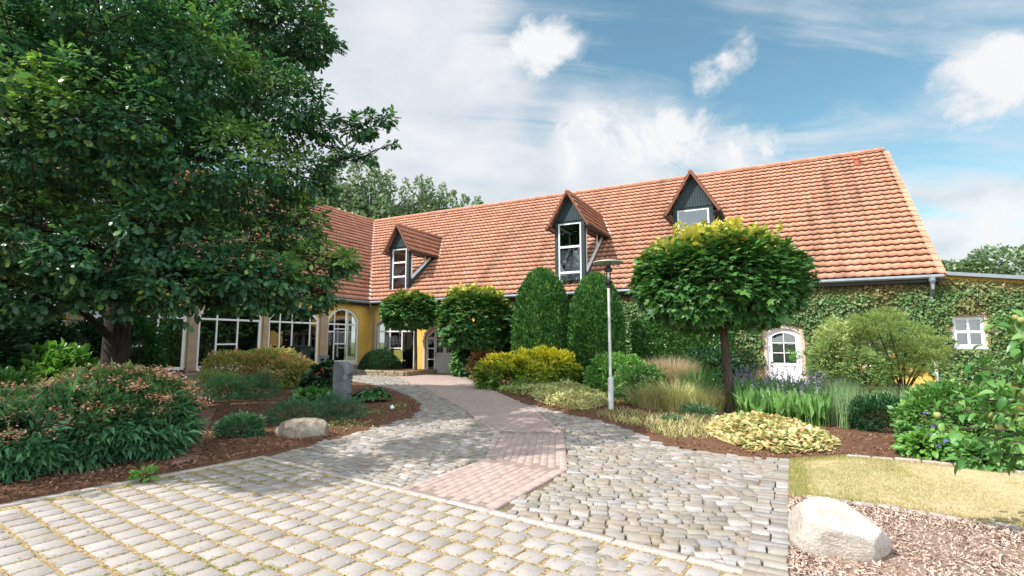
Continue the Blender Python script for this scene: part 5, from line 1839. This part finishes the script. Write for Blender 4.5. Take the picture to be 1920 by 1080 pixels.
t = bush('willow_shrub', 'pale feathery green shrub right of the white garden door', 'shrub', [box_px(1520, 1600, 628, 15.0, 0, .8), box_px(1560, 1655, 640, 15.2, 0, .8), box_px(1545, 1610, 604, 15.4, 1.0, 1, 640), box_px(1575, 1650, 655, 14.8, 0, .7)], 900, 20, .17, .10, T_LANCE, 'willow', 86, amp=.25, updir=.3, tipfn=lambda P, D_, g: np.clip((P[:, 2] - 1.1) * .8 + .25 * g.normal(0, 1, len(P)), 0, 1))
g = np.random.default_rng(87)
P = np.array([at(1490, 668, 14.6)]) + g.normal(0, .10, (150, 3))
leaves('side_sprig', P, rdir(150, g) + np.array([0, 0, .5]), rdir(150, g), .09, T_LANCE, M['bright'], t)
stems('sprig_stem', [at(1540, 690, 14.9)], [at(1488, 668, 14.6)], .01, M['twig'], t, 3)
# flat-topped feathery pine
def pine():
    b = at(1690, 742, 15.3)
    t = thing('feathery_tree', 'flat-topped feathery little tree on several dark stems before the ivy wall', 'tree', (b[0], b[1], 0))
    spec = [(1640, 605, 45, 22), (1600, 625, 28, 16), (1700, 620, 40, 20), (1735, 648, 36, 22), (1700, 662, 50, 22), (1655, 640, 40, 20), (1735, 682, 30, 18), (1690, 692, 45, 18), (1620, 612, 22, 14), (1660, 590, 28, 14), (1750, 660, 24, 16)]
    bl = []
    k = 15.2 / 965
    for i, (px, py, rx, rz) in enumerate(spec):
        c = at(px, py, 15.2 + (i % 3 - 1) * .45)
        bl.append((c, (rx * k, rx * k * .9, rz * k * .78)))
    crown('crown', bl, 950, 26, .13, .09, T_NEEDLE, M['pine'], t, 88, inner=.5, amp=.2, up=.3, rnd=.9, droop=-.1, flat_=.45, updir=.2)
    m = MB()
    g = np.random.default_rng(5)
    for i, (c, r) in enumerate(bl):
        s_ = np.array([b[0] + (-.12, 0, .14, .05)[i % 4], b[1] + (.05, -.05, .03, 0)[i % 4], 0])
        mid = s_ * .5 + np.array(c) * .5 + np.array([(c[0] - b[0]) * -.12, 0, .0])
        m.tube(rel(t, [s_, s_ * .75 + mid * .25 + (0, 0, .1), mid, np.array(c)]), [.035, .03, .022, .008], 6, cap=False)
    m.build('trunk', M['bark'], t, smooth=True)
pine()
# apple branches reaching in at the right edge
def apple():
    b = np.array([5.75, 4.15, 0])
    t = thing('apple_tree', 'fruiting tree with large curled leaves reaching in at the right edge', 'tree', tuple(b))
    g = np.random.default_rng(9)
    m = MB()
    m.tube(rel(t, [b, b + (0, 0, .7), b + (-.05, .05, 1.5), b + (.1, .1, 2.6)]), [.07, .055, .04, .02], 8)
    targets = [(1765, 800, 4.6), (1800, 770, 4.5), (1830, 820, 4.4), (1860, 715, 4.5), (1835, 690, 4.6), (1875, 650, 4.5), (1860, 775, 4.3), (1895, 745, 4.2), (1905, 690, 4.4), (1880, 610, 4.7), (1915, 590, 4.5), (1900, 830, 4.2), (1870, 850, 4.5), (1785, 745, 4.7), (1930, 640, 4.3), (1940, 770, 4.1), (1820, 860, 4.5)]
    P, A = [], []
    for i, (px, py, d_) in enumerate(targets):
        e = at(px, py, d_)
        s_ = b + np.array([0, 0, np.clip(e[2] * .75, .35, 2.0)])
        mid = (s_ + e) / 2 + np.array([0, 0, .10])
        pts = [s_ * (1 - u) ** 2 + mid * 2 * u * (1 - u) + e * u * u for u in np.linspace(0, 1, 7)]
        m.tube(rel(t, pts), [.017, .015, .013, .011, .009, .007, .004], 6, cap=False)
        for k in range(34):
            u = g.uniform(.45, 1.05)
            p = s_ * (1 - u) ** 2 + mid * 2 * u * (1 - u) + e * u * u
            d = unit(np.array([[g.normal(0, .8), g.normal(0, .8), g.normal(-.25, .5)]]))[0] + (e - s_) / np.linalg.norm(e - s_) * .5
            P.append(p + d * .02 + g.normal(0, .02, 3)); A.append(d)
    P, A = np.array(P), np.array(A)
    leaves('foliage', P, A, rdir(len(P), g) * .5 + np.array([0, 0, 1.0]), g.uniform(.08, .13, len(P)), T_APPLE, M['apple'], t)
    m.build('trunk', M['bark2'], t, smooth=True)
    fm = plain('green_fruit', (0.27, 0.29, 0.09), .4, .4, var=.25, scale=20)
    for px, py, d_ in ((1757, 778, 4.6), (1855, 778, 4.4), (1873, 800, 4.35), (1912, 765, 4.25), (1915, 600, 4.45), (1905, 595, 4.5)):
        e = at(px, py, d_)
        f = MB()
        f.lathe([(.004, -.028), (.018, -.025), (.028, -.008), (.028, .008), (.020, .024), (.006, .022)], rel(t, [e])[0], 14)
        f.build('fruit', fm, t, smooth=True)
apple()

# ------------------------------------------------------------------ left bed
t = bush('pink_spirea', 'big spreading shrub with faded pink flower heads in the left front corner', 'shrub', [box_px(80, 335, 708, 7.6, 0, .85, 800), box_px(190, 362, 716, 7.7, 0, .85, 800), box_px(20, 230, 735, 7.0, 0, .8, 800)], 1000, 13, .16, .135, T_LANCE, 'spirea', 101, amp=.24, updir=.12, rnd=.6, lf=4, tipfn=lambda P, D_, g: np.clip((P[:, 2] - .75) * 1.2 + .3 * g.normal(0, 1, len(P)), 0, .8))
def heads(t, blobs, n, seed, zmin, rr=.045, size=.03, per=26, mat='pink', lift=.11):
    P, Dn = clusters(blobs, n * 3, .97, seed, .16, zmin)
    P = (P + Dn * lift)[:n]
    return flowers(t, P, size, mat, per, rr, None, .55, 'flower_head')
heads(t, [box_px(80, 335, 708, 7.6, 0, .85, 800), box_px(190, 362, 716, 7.7, 0, .85, 800), box_px(20, 230, 735, 7.0, 0, .8, 800)], 135, 5, .62, .062, .036, 34)
t = bush('pink_spirea', 'sunlit shrub with dense pale pink flower heads cut by the left picture edge', 'shrub', [box_px(-120, 75, 738, 6.7, 0, .7, 820), box_px(-60, 110, 770, 6.4, 0, .7, 840)], 420, 13, .15, .13, T_LANCE, 'spirea', 102, amp=.2, updir=.12, rnd=.6, tipfn=lambda P, D_, g: np.clip((P[:, 2] - .7) * 1.2, 0, .8))
heads(t, [box_px(-120, 75, 738, 6.7, 0, .7, 820), box_px(-60, 110, 770, 6.4, 0, .7, 840)], 90, 6, .5, .055, .03, 34)
am = [box_px(385, 500, 664, 19.0, 0, .7, 690), box_px(440, 560, 655, 19.3, 0, .7, 690), box_px(510, 603, 672, 18.6, 0, .7, 690)]
bush('amber_spirea', 'wide low shrub with amber and orange tips in front of the glazed wing', 'shrub', am, 760, 17, .2, .11, T_FOLD, 'amber', 103, tipfn=lambda P, D_, g: np.clip(.2 + .55 * lump(P * 1.6, 6, 2) + .4 * g.normal(0, 1, len(P)) + .35 * (P[:, 2] - .8), 0, 1), updir=.4, amp=.2)
bush('low_evergreen', 'low spreading green shrub on the bark mulch right of the bench', 'shrub', [box_px(345, 455, 697, 15.4, 0, .7, 730), box_px(400, 470, 703, 15.2, 0, .7, 730)], 260, 16, .18, .10, T_NEEDLE, 'pale', 104, tipfn=None, updir=.5)
bush('low_evergreen', 'low dark shrub in front of the amber shrub on the bark mulch', 'shrub', [box_px(385, 450, 707, 14.6, 0, .7, 740)], 170, 16, .16, .09, T_NEEDLE, 'blue', 105, updir=.4)
bush('low_evergreen', 'low dark bushy shrub left of the rhododendron on the bark mulch', 'shrub', [box_px(445, 520, 706, 14.8, 0, .7, 740)], 190, 16, .16, .09, T_NEEDLE, 'blue', 106, updir=.4)
bush('round_evergreen', 'round dark evergreen behind the oak trunk against the glazed wing', 'shrub', [box_px(176, 298, 592, 16.9, 0, .7, 650)], 520, 15, .22, .14, T_FOLD, 'dark', 107, amp=.06, tipfn=lambda P, D_, g: np.clip((P[:, 0] * .5 + 7.0) + .2 * g.normal(0, 1, len(P)), 0, .5))
bush('cherry_laurel', 'bright glossy laurel shrub left of the oak trunk', 'shrub', [box_px(30, 150, 655, 13.4, .25, .5, 690), box_px(90, 165, 668, 13.5, .2, .5, 690)], 200, 13, .22, .17, T_BROAD, 'bright', 108, updir=.6, amp=.2)
bush('dark_hedge_shrub', 'tall dark shrub mass at the left edge below the oak crown', 'shrub', [box_px(-260, 40, 555, 12.9, 0, .3, 660), box_px(20, 120, 585, 14.4, 0, .5, 660), box_px(100, 196, 610, 15.6, 0, .5, 660)], 900, 14, .35, .18, T_FOLD, 'dark', 109)
bush('pale_shrub', 'small pale yellow-green shrub left of the oak trunk behind the pink flowers', 'shrub', [box_px(95, 186, 692, 12.2, 0, .6, 730)], 190, 14, .15, .09, T_LANCE, 'pale', 110, updir=.5)
bush('pale_shrub', 'pale yellow-green shrub at the far left behind the pink flowers', 'shrub', [box_px(0, 100, 712, 11.6, 0, .6, 740)], 170, 14, .15, .09, T_LANCE, 'pale', 111, updir=.5)
bush('dark_leafy_shrub', 'dark green leafy shrub at the left picture edge behind the pink flowers', 'shrub', [box_px(-60, 52, 700, 10.6, 0, .7, 750)], 190, 14, .15, .11, T_FOLD, 'mid', 112)
t = bush('rhododendron', 'dark glossy shrub with a few red blooms left of the carved stone', 'shrub', [box_px(577, 652, 684, 16.3, 0, .8, 720)], 210, 14, .17, .13, T_BROAD, 'dark', 113)
P = np.array([at(604, 692, 15.7), at(622, 690, 15.6), at(596, 700, 15.6), at(640, 692, 15.8)])
flowers(t, P, .05, 'red', 14, .05)
# hosta
c = at(697, 752, 14.2)
th_ = thing('hosta', 'low broad-leaved green plant on the mulch right of the carved stone', 'plant', (c[0], c[1], 0))
g = np.random.default_rng(114)
n = 230
a, r = g.uniform(0, 2 * PI, n), g.uniform(0, 1, n) ** .6
P = np.stack([c[0] + .42 * r * np.cos(a), c[1] + .36 * r * np.sin(a), .46 * (1 - .55 * r) * g.uniform(.7, 1.1, n)], 1)
leaves('foliage', P, np.stack([np.cos(a), np.sin(a), .25 - .5 * r], 1), np.stack([np.cos(a) * .4, np.sin(a) * .4, np.ones(n)], 1), g.uniform(.13, .22, n), T_BROAD, M['dark'], th_, np.full(n, .45))
stems('stem', [np.array([c[0], c[1], 0])] * 20, list(P[:20]), .006, M['reed'], th_, 3)
bush('spreading_juniper', 'spreading blue-green juniper just below the carved stone', 'shrub', [box_px(592, 662, 744, 11.6, 0, .7, 770), box_px(612, 684, 754, 11.3, 0, .6, 775)], 230, 15, .14, .08, T_NEEDLE, 'blue', 115, updir=.3, amp=.2)
bush('spreading_juniper', 'spreading blue-green juniper behind the tan boulder', 'shrub', [box_px(505, 602, 754, 10.5, 0, .7, 790)], 210, 15, .13, .075, T_NEEDLE, 'blue', 116, updir=.3, amp=.2)
bush('spreading_juniper', 'small dark spreading bush left of the tan boulder beside the red brick path', 'shrub', [box_px(412, 488, 782, 9.1, 0, .7, 810)], 170, 14, .11, .075, T_LANCE, 'blue', 117, updir=.2, amp=.2)
bush('leafy_plant', 'broad-leaved low green plant left of the carved stone', 'plant', [box_px(556, 622, 738, 14.6, 0, .7, 755)], 90, 9, .12, .15, T_BROAD, 'mid', 118)
bush('low_plant', 'tiny green weed cluster at the edge of the pavers under the pink shrub', 'plant', [box_px(255, 290, 880, 6.3, 0, .7, 893)], 24, 7, .05, .05, T_FOLD, 'bright', 119)
P = np.concatenate([np.array(gp((690, 778)))[0] + rng.normal(0, .22, (90, 2)), np.array(gp((640, 800)))[0] + rng.normal(0, .3, (120, 2)), np.array(gp((745, 765)))[0] + rng.normal(0, .2, (90, 2))])
leaves('creeping_cover', np.c_[P, rng.uniform(.03, .08, len(P))], rdir(len(P), rng), np.array([0, 0, 1.0]) + rdir(len(P), rng) * .5, .06, T_FOLD, M['amber'], None, np.zeros(len(P)), 'stuff')

# ------------------------------------------------------------------ ivy on the facade
def ivy():
    t = thing('ivy', 'dense ivy covering the garden wall from the yews to the right picture edge', 'climbing plant', (O[0], O[1], 0), -TH)
    g = np.random.default_rng(121)
    N_ = 125000
    u = g.uniform(-12.4, 10.5, N_)
    z = g.uniform(0.0, 4.0, N_)
    top = np.where(u < UR, 3.72, 4.0 - (u - UR) * .135 - .12)
    ok = z < top
    def hole(o, mx, mz):
        a0, a1, z0, z1, r = o
        w = .08 * np.sin(z * 9 + a0) + .06 * np.sin(z * 23)
        arch = r * np.clip(np.abs((u - (a0 + a1) / 2) / ((a1 - a0) / 2 + mx)), 0, 1) ** 2
        return (u > a0 - mx + w) & (u < a1 + mx + w * .8) & (z > z0 - (.04 if z0 > .3 else 1)) & (z < z1 + mz - arch + w * .5)
    for o, mx, mz in ((HA, .12, .10), (HB, .16, .15), (D2, .18, .22), (W3, .08, .10), (AW, .07, .12), (AW2, .06, .08)):
        ok &= ~hole(o, mx, mz)
    # bare yellow foot of the wall, triangular beside the door, and left end
    foot = .22 + .12 * np.sin(u * 2.1) + .1 * np.sin(u * 5.3) + .5 * np.exp(-((u + .9) / .22) ** 2) + .65 * np.exp(-((u - 3.9) / .8) ** 2)
    ok &= z > foot
    ok &= (u > -12.2 + .6 * np.sin(z * 2.2) + .3 * np.sin(z * 5))
    thin = np.clip((z - (top - .45)) / .45, 0, 1)
    P2 = np.stack([u, z], 1)
    nz = vnoise(P2, 2.3, 8)
    ok &= g.uniform(0, 1, N_) > thin * .42 + np.clip(nz * .3, 0, .25)
    u, z, thin, nz = u[ok], z[ok], thin[ok], nz[ok]
    n = len(u)
    dep = -.02 - np.abs(g.normal(.05, .045, n)) * (1.15 + .9 * vnoise(np.stack([u, z], 1), 3.1, 9)).clip(.3, 2.2) * (1 - .5 * thin)
    P = np.stack([u, dep, z], 1)
    Pw = np.stack([O[0] + u * D[0] + dep * NV[0], O[1] + u * D[1] + dep * NV[1], z], 1)
    f = np.array([-NV[0], -NV[1], 0])
    ax = unit(np.array([0, 0, -.9]) + rdir(n, g) * .75 + f * .35)
    nr = unit(f + np.array([0, 0, .75]) + rdir(n, g) * .45)
    tint = np.clip(thin * 1.1 * g.uniform(.2, 1, n) + (g.uniform(0, 1, n) < .06) * .7 + np.clip(nz - .25, 0, 1) * .4, 0, 1)
    leaves('foliage', Pw, ax, nr, .085 * np.exp(g.normal(0, .28, n)), tpl_fold(.85, .14, .1), M['ivy'], t, tint)
    m = MB()
    for k in range(520):
        a = g.uniform(-12, 10.3)
        z0 = g.uniform(2.2, 3.1); z1 = min(3.75, 3.9 - max(0, a - UR) * .135)
        if any(o[0] - .15 < a < o[1] + .15 and z0 < o[3] + .2 for o in (HA, HB, D2, AW, AW2, W3)): z0 = 2.8
        pts = [(a + .12 * math.sin(k + q * 1.9) + .1 * q * math.sin(k * 3.3), -.015 - .012 * (q % 2), z0 + (z1 - z0) * q / 4) for q in range(5)]
        m.tube(pts, [.008, .007, .006, .005, .003], 4, cap=False)
    m.build('stem', plain('ivy_stems', (.20, .13, .08), .9, .1, var=.3), t)
ivy()

# ------------------------------------------------------------------ trees beyond the roofs
def poplar(px, top, dist, r, seed, label):
    b = at(px, 600, dist)
    zt = at(px, top, dist)[2]
    t = thing('poplar_tree', label, 'tree', (b[0], b[1], 0), 0, 'poplars behind the farmhouse')
    g = np.random.default_rng(seed)
    r = r * 1.5
    k = 15
    ba, br = g.uniform(0, 2 * PI, k), g.uniform(.25, .95, k) * r
    bh = np.clip(1.0 - .30 * (br / r) - np.abs(g.normal(0, .05, k)), .5, 1)
    bh[0], br[0] = 1.0, .1 * r
    n = 13000
    sel = g.integers(0, k, n)
    u = g.uniform(.32, 1, n) ** .9
    prof = .50 * r * np.clip(1 - ((u - .45) / .56) ** 2, 0.02, 1) ** .5
    zz = zt * bh[sel] * u
    a = g.uniform(0, 2 * PI, n)
    lm = 1 + .7 * lump(np.stack([np.cos(a), np.sin(a), u * 7 + sel * 3.3], 1) * 1.6, seed, 2.3)
    rr = prof * lm * g.uniform(.2, 1, n) ** .5
    bx, by = br[sel] * np.cos(ba[sel]), br[sel] * np.sin(ba[sel])
    spread = np.clip(.45 + u * .75, 0, 1)
    P = np.stack([b[0] + bx * spread + rr * np.cos(a), b[1] + by * spread + rr * np.sin(a), zz + g.normal(0, .15, n)], 1)
    out = unit(np.stack([np.cos(a), np.sin(a), np.full(n, .3)], 1))
    leaves('crown', P, rdir(n, g) + out * .6 + np.array([0, 0, .3]), rdir(n, g) * .6 + out * .5 + np.array([0, 0, .5]), .40 * np.exp(g.normal(0, .3, n)), tpl_fold(.8, .15), M['poplar'], t)
    m = MB()
    m.tube([(0, 0, 0), (.1, 0, zt * .4), (0, .1, zt * .92)], [.35, .22, .04], 7)
    for q in range(k):
        x, y = br[q] * math.cos(ba[q]), br[q] * math.sin(ba[q])
        m.tube([(0, 0, zt * .22), (x * .6, y * .6, zt * bh[q] * .5), (x, y, zt * bh[q] * .95)], [.12, .08, .02], 5, cap=False)
    m.build('trunk', M['bark2'], t)
pl = [(545, 300, 66, 3.0, 'poplar behind the oak crown, mostly hidden, tallest on the left'), (610, 285, 66, 2.6, 'dark poplar next to the right rim of the oak crown'), (655, 300, 67, 2.2, 'narrow poplar seen through the last oak leaves'),
      (688, 290, 68, 2.7, 'tallest clearly visible poplar, just right of the oak crown'), (726, 321, 70, 1.8, 'slim pointed poplar right of the tallest poplar'), (752, 338, 72, 2.0, 'poplar with blunt top above the roof valley'),
      (780, 332, 74, 2.0, 'poplar with twin tips in the middle of the row'), (800, 336, 75, 1.9, 'poplar in the middle of the row, right of the twin tips'), (824, 346, 77, 2.0, 'poplar right of the middle of the row, slightly lower'),
      (845, 357, 79, 2.0, 'low poplar third from the right end of the row'), (870, 366, 82, 2.0, 'low poplar second from the right end of the row'), (897, 370, 86, 2.1, 'lowest poplar at the right end of the row')]
for i, (px, tp, di, r, lb) in enumerate(pl):
    poplar(px, tp, di, r, 200 + i, lb)
def far_tree(px, top, dist, r, seed, label):
    b = at(px, 600, dist)
    zt = at(px, top, dist)[2]
    g = np.random.default_rng(seed)
    bl = [((b[0], b[1], zt - r * .9), (r, r, r * .9))]
    for k in range(5):
        bl.append(((b[0] + g.uniform(-1, 1) * r, b[1] + g.uniform(-.6, .6) * r, zt - r * g.uniform(.75, 1.6)), (r * g.uniform(.45, .7),) * 3))
    t = thing('broadleaf_tree', label, 'tree', (b[0], b[1], 0), 0, 'trees beyond the flat roof')
    crown('crown', bl, 420, 11, r * .16, .55, tpl_fold(.8, .12), M['poplar'], t, seed, inner=.6, amp=.2)
    m = MB()
    m.tube([(0, 0, 0), (0, 0, zt * .5), (0, 0, zt * .75)], [.4, .3, .1], 8)
    m.build('trunk', M['bark2'], t)
for i, a in enumerate([(1768, 492, 70, 2.2, 'small tree peeping out right beside the gable end'), (1826, 490, 75, 2.6, 'low tree left of the big far tree on the right'), (1895, 462, 72, 4.6, 'big leafy far tree above the flat roof at the right edge'), (1985, 470, 74, 4.5, 'far tree just beyond the right picture edge')][:3]):
    far_tree(*a[:4], 230 + i, a[4])

# ------------------------------------------------------------------ objects
def lamp():
    b = G(1146, 772)
    t = thing('street_lamp', 'slim pale steel path lamp with a flat round white hat beside the drive', 'street lamp', (b[0], b[1], 0))
    m = MB()
    m.lathe([(.066, -.05), (.066, .78), (.060, .80), (.036, .815), (.036, 2.95)], (0, 0, 0), 20)
    m.lathe([(.085, 0), (.085, .02), (.066, .03)], (0, 0, 0), 20)
    m.build('pole', M['pole'], t, smooth=False)
    m = MB()
    m.lathe([(.036, 2.95), (.045, 2.96), (.045, 3.02), (.085, 3.06), (.095, 3.10), (.095, 3.13), (.05, 3.14)], (0, 0, 0), 20)
    m.lathe([(.10, 3.36), (.085, 3.44), (.05, 3.47), (.05, 3.52)], (0, 0, 0), 20)
    for k in range(3):
        a = .9 + k * 2.094
        m.tube([(.088 * math.cos(a), .088 * math.sin(a), 3.09), (.088 * math.cos(a), .088 * math.sin(a), 3.60)], .008, 6)
    m.build('lamp_head', M['darkmetal'], t)
    m = MB()
    m.lathe([(.045, 3.14), (.055, 3.15), (.055, 3.35), (.045, 3.36)], (0, 0, 0), 20)
    m.build('lamp_glass', mk_glass('lamp_glass', (.95, .96, .95), 1.2), t, smooth=True)
    m = MB()
    m.lathe([(.02, 3.15), (.028, 3.16), (.028, 3.30), (.015, 3.33)], (0, 0, 0), 12)
    m.build('bulb', M['white'], t)
    m = MB()
    m.lathe([(.36, 3.575), (.37, 3.58), (.365, 3.592), (.20, 3.625), (.03, 3.64), (.001, 3.64)], (0, 0, 0), 40)
    m.lathe([(.001, 3.60), (.20, 3.595), (.358, 3.574)], (0, 0, 0), 40)
    m.build('lamp_shade', plain('lamp_hat_enamel', (.60, .62, .56), .4, .5, var=.06), t)
lamp()

def boulder(name, label, c, half, rz, seed, mat, cuts, nz=.10):
    bm = bmesh.new()
    bmesh.ops.create_icosphere(bm, subdivisions=5, radius=1)
    V = np.array([v.co[:] for v in bm.verts])
    V = V / np.linalg.norm(V, axis=1, keepdims=True)
    # planes cut the ball into a worn block
    for nrm, dd in cuts:
        nrm = np.array(nrm, float); nrm /= np.linalg.norm(nrm)
        h = V @ nrm
        ex = np.maximum(0, h - dd)
        V -= nrm * (ex * .88)[:, None]
    V *= (1 + nz * .8 * lump(V, seed, 2.2) + nz * .35 * lump(V, seed + 1, 6) + nz * .14 * lump(V, seed + 2, 15) + nz * .06 * lump(V, seed + 3, 34))[:, None]
    V *= np.array(half)
    for v, q in zip(bm.verts, V):
        v.co = q
    me = bpy.data.meshes.new(name)
    bm.to_mesh(me); bm.free()
    o = link(name, me, M[mat], None, True)
    zmin = V[:, 2].min()
    o.location = (c[0], c[1], -zmin - half[2] * .16)
    o.rotation_euler = (0, 0, rz)
    return tag(o, label, 'boulder')
g0 = G(1575, 1040)
boulder('boulder', 'large pale boulder lying on the bark mulch in the right front corner', (2.575, 4.24), (.35, .27, .27), R(-34), 7, 'boulder', [((.25, -.35, .9), .70), ((1, -.3, -.1), .84), ((-1, -.3, .2), .86), ((.2, -1, -.25), .80), ((0, 0, -1), .55), ((.8, .3, .6), .80)], .17)
g1 = G(557, 824)
boulder('boulder', 'tan boulder at the edge of the cobbles in the left bed', (g1[0] + .02, g1[1] + .22), (.44, .30, .23), R(6), 12, 'boulder2', [((0, -.3, 1), .72), ((1, 0, .2), .82), ((-.7, -.7, .2), .80), ((.4, -.6, .6), .62), ((0, 0, -1), .5), ((.1, -.9, .5), .70)], .20)

def carved_stone():
    b = G(641, 770)
    b = at(641, 760, 13.9)
    t = thing('carved_stone', 'grey carved stone stele with a rounded drooping head in the left bed', 'sculpture', (b[0], b[1], 0), R(-8))
    s = .0146
    prof = [(-14.5, 0), (-14.2, 30), (-14.8, 60), (-14.6, 72), (-13.6, 76), (-9, 78.2), (-2, 78.6), (5, 77.2), (10.5, 74.5), (15, 70), (17.6, 63), (17.2, 57), (14.5, 53.5), (13.2, 50), (12.2, 46), (11.5, 38), (12.2, 30), (14.6, 26), (15, 21), (12.6, 17.5), (12.8, 12), (15.2, 8.5), (15.4, 0)]
    m = MB()
    pr = [(x * s, -.15, z * s * .98) for x, z in prof]
    m.prism(pr, (0, .30, 0))
    o = m.build('stone_body', M['slate'], t)
    bv = o.modifiers.new('bevel', 'BEVEL'); bv.width = .022; bv.segments = 3; bv.limit_method = 'ANGLE'
    # carved wing and beak standing proud of the face
    m = MB()
    wing = [(5.5, 50), (9, 57), (12.5, 55), (13.5, 49), (11, 44), (7.5, 45)]
    m.prism([(x * s, -.185, z * s) for x, z in wing], (0, .05, 0))
    hd = [(-4, 73), (4, 70), (8, 62), (9.5, 56), (15.5, 54), (17.8, 60), (16.5, 68), (11, 74.5), (4, 77.5)]
    m.prism([(x * s, -.19, z * s) for x, z in hd], (0, .06, 0))
    o = m.build('carving', plain('light_grey_stone', (.24, .26, .275), .8, .25, var=.2, scale=12, bump=.3), t)
    bv = o.modifiers.new('bevel', 'BEVEL'); bv.width = .014; bv.segments = 2; bv.limit_method = 'ANGLE'
carved_stone()

def bench():
    c = at(249, 700, 12.2)
    t = thing('garden_bench', 'dark garden bench with scrolled iron arms in front of the oak trunk', 'bench', (c[0], c[1], 0), R(3))
    m = MB()
    for i in range(3):
        m.box((0, .26 + .03 * i, .60 + .16 * i), (2.0, .03, .11), Matrix.Rotation(R(-10), 3, 'X'))
    m.build('backrest', plain('dark_bench_wood', (.035, .028, .024), .6, .3, var=.3), t, bevel=.008)
    m = MB()
    for i in range(4):
        m.box((0, -.20 + .12 * i, .44), (2.0, .10, .03))
    m.build('seat', bpy.data.materials['dark_bench_wood'], t, bevel=.008)
    for sx in (-1.0, 1.0):
        m = MB()
        m.tube([(sx, -.26, 0), (sx, -.22, .25), (sx, -.26, .45), (sx, -.30, .62), (sx, -.22, .67), (sx, 0, .64), (sx, .20, .74), (sx, .30, .98), (sx, .34, 1.02)], [.022, .02, .022, .02, .02, .02, .022, .02, .014], 8)
        m.tube([(sx, -.26, .42), (sx, .22, .42), (sx, .27, .2), (sx, .34, 0)], .02, 8)
        m.tube([(sx, .22, .42), (sx, .24, .72)], .02, 8)
        m.build('leg', M['darkmetal'], t, smooth=True)
bench()

# steel ashtray bin and dark green bin at the wing
def wing_pt(px, py, out):
    v, z = FW(px, py, UC + out)
    p = O + (UC + out) * D + v * NV
    return p
p = wing_pt(607, 682, 1.35)
t = thing('litter_bin', 'slim steel litter bin with square opening by the glazed wing', 'litter bin', (p[0], p[1], 0), -TH + R(20))
m = MB()
m.box((0, 0, .48), (.38, .30, .96)); m.box((0, 0, .98), (.41, .33, .04))
m.build('bin_body', M['zinc'], t, bevel=.012)
m = MB()
m.box((.0, -.155, .80), (.20, .012, .11)); m.box((.20, 0, .80), (.012, .18, .11))
m.build('opening', M['dark_in'], t)
p = wing_pt(563, 676, .55)
t = thing('waste_container', 'dark green waste container standing at the glazed entrance of the wing', 'waste bin', (p[0], p[1], .40), -TH)
m = MB()
m.prism([(-.30, -.30, .05), (.30, -.30, .05), (.36, -.30, 1.0), (-.36, -.30, 1.0)], (0, .62, 0))
m.build('bin_body', plain('bin_green', (.012, .035, .03), .45, .4), t, bevel=.02)
m = MB()
m.box((0, .01, 1.03), (.78, .70, .06))
m.build('lid', bpy.data.materials['bin_green'], t, bevel=.02)
m = MB()
for sx in (-.24, .24):
    m.tube([(sx - .03, .27, .06), (sx + .03, .27, .06)], .06, 12)
m.build('wheel', M['darkmetal'], t)

# garden chair by the yellow wall
p = O + (-18.25) * D + (-.75) * NV
t = thing('garden_chair', 'yellow-green garden chair by the glazed door at the yellow wall', 'chair', (p[0], p[1], .2), -TH + R(200))
m = MB()
m.box((0, 0, .45), (.48, .46, .03))
m.build('seat', plain('chair_lime', (.42, .45, .12), .5, .4), t, bevel=.01)
m = MB()
m.box((0, .25, .75), (.48, .03, .55), Matrix.Rotation(R(-12), 3, 'X'))
m.build('backrest', bpy.data.materials['chair_lime'], t, bevel=.01)
for sx in (-.21, .21):
    for sy in (-.2, .22):
        m = MB()
        m.tube([(sx, sy, .44), (sx * 1.1, sy * 1.15, 0)], .014, 8)
        m.build('leg', M['darkmetal'], t)

# white marker on the mulch
b = G(735, 769)
t = thing('marker_stone', 'small white pointed marker on the mulch beside the broad-leaved plant', 'marker', (b[0], b[1], .02))
m = MB()
m.lathe([(.055, 0), (.058, .03), (.045, .07), (.018, .10), (.003, .105)], (0, 0, 0), 10)
m.build('marker_body', M['white'], t, smooth=True)
m = MB()
m.lathe([(.075, -.02), (.075, .004), (.060, .008)], (0, 0, 0), 12)
m.build('foot', M['zinc'], t)

# low stone planter along the yellow wall
def planter():
    t = thing('stone_planter', 'low planter edged with rough stones along the yellow wall', 'planter', W(-19, -1.4, 0), -TH)
    g = np.random.default_rng(3)
    x0, x1, y0 = -1.95, 2.65, -1.25
    m = MB()
    def row(a, b, lv):
        a, b = np.array(a, float), np.array(b, float)
        L = np.linalg.norm(b - a); d = (b - a) / L
        s = 0
        while s < L - .05:
            l = min(g.uniform(.28, .5), L - s)
            c_ = a + d * (s + l / 2)
            hh = .115 + g.uniform(-.015, .015)
            m.box((c_[0] + g.normal(0, .012), c_[1] + g.normal(0, .012), lv + hh / 2), (l - .02, .2, hh) if abs(d[0]) > .5 else (.2, l - .02, hh), Matrix.Rotation(g.normal(0, .04), 3, 'Z'))
            s += l
    for lv in (0, .115):
        row((x0, y0), (x1, y0), lv); row((x1, y0), (x1, 1.3), lv); row((x0, y0 + .2), (x0, 1.3), lv)
    m.build('stone_rim', plain('mossy_rim_stone', (.30, .25, .17), .9, .15, var=.35, scale=4, bump=.5), t, bevel=.02)
    m = MB()
    m.box(((x0 + x1) / 2, .05, .10), (x1 - x0 - .2, 2.4, .2))
    m.build('soil', M['mulch'], t)
planter()
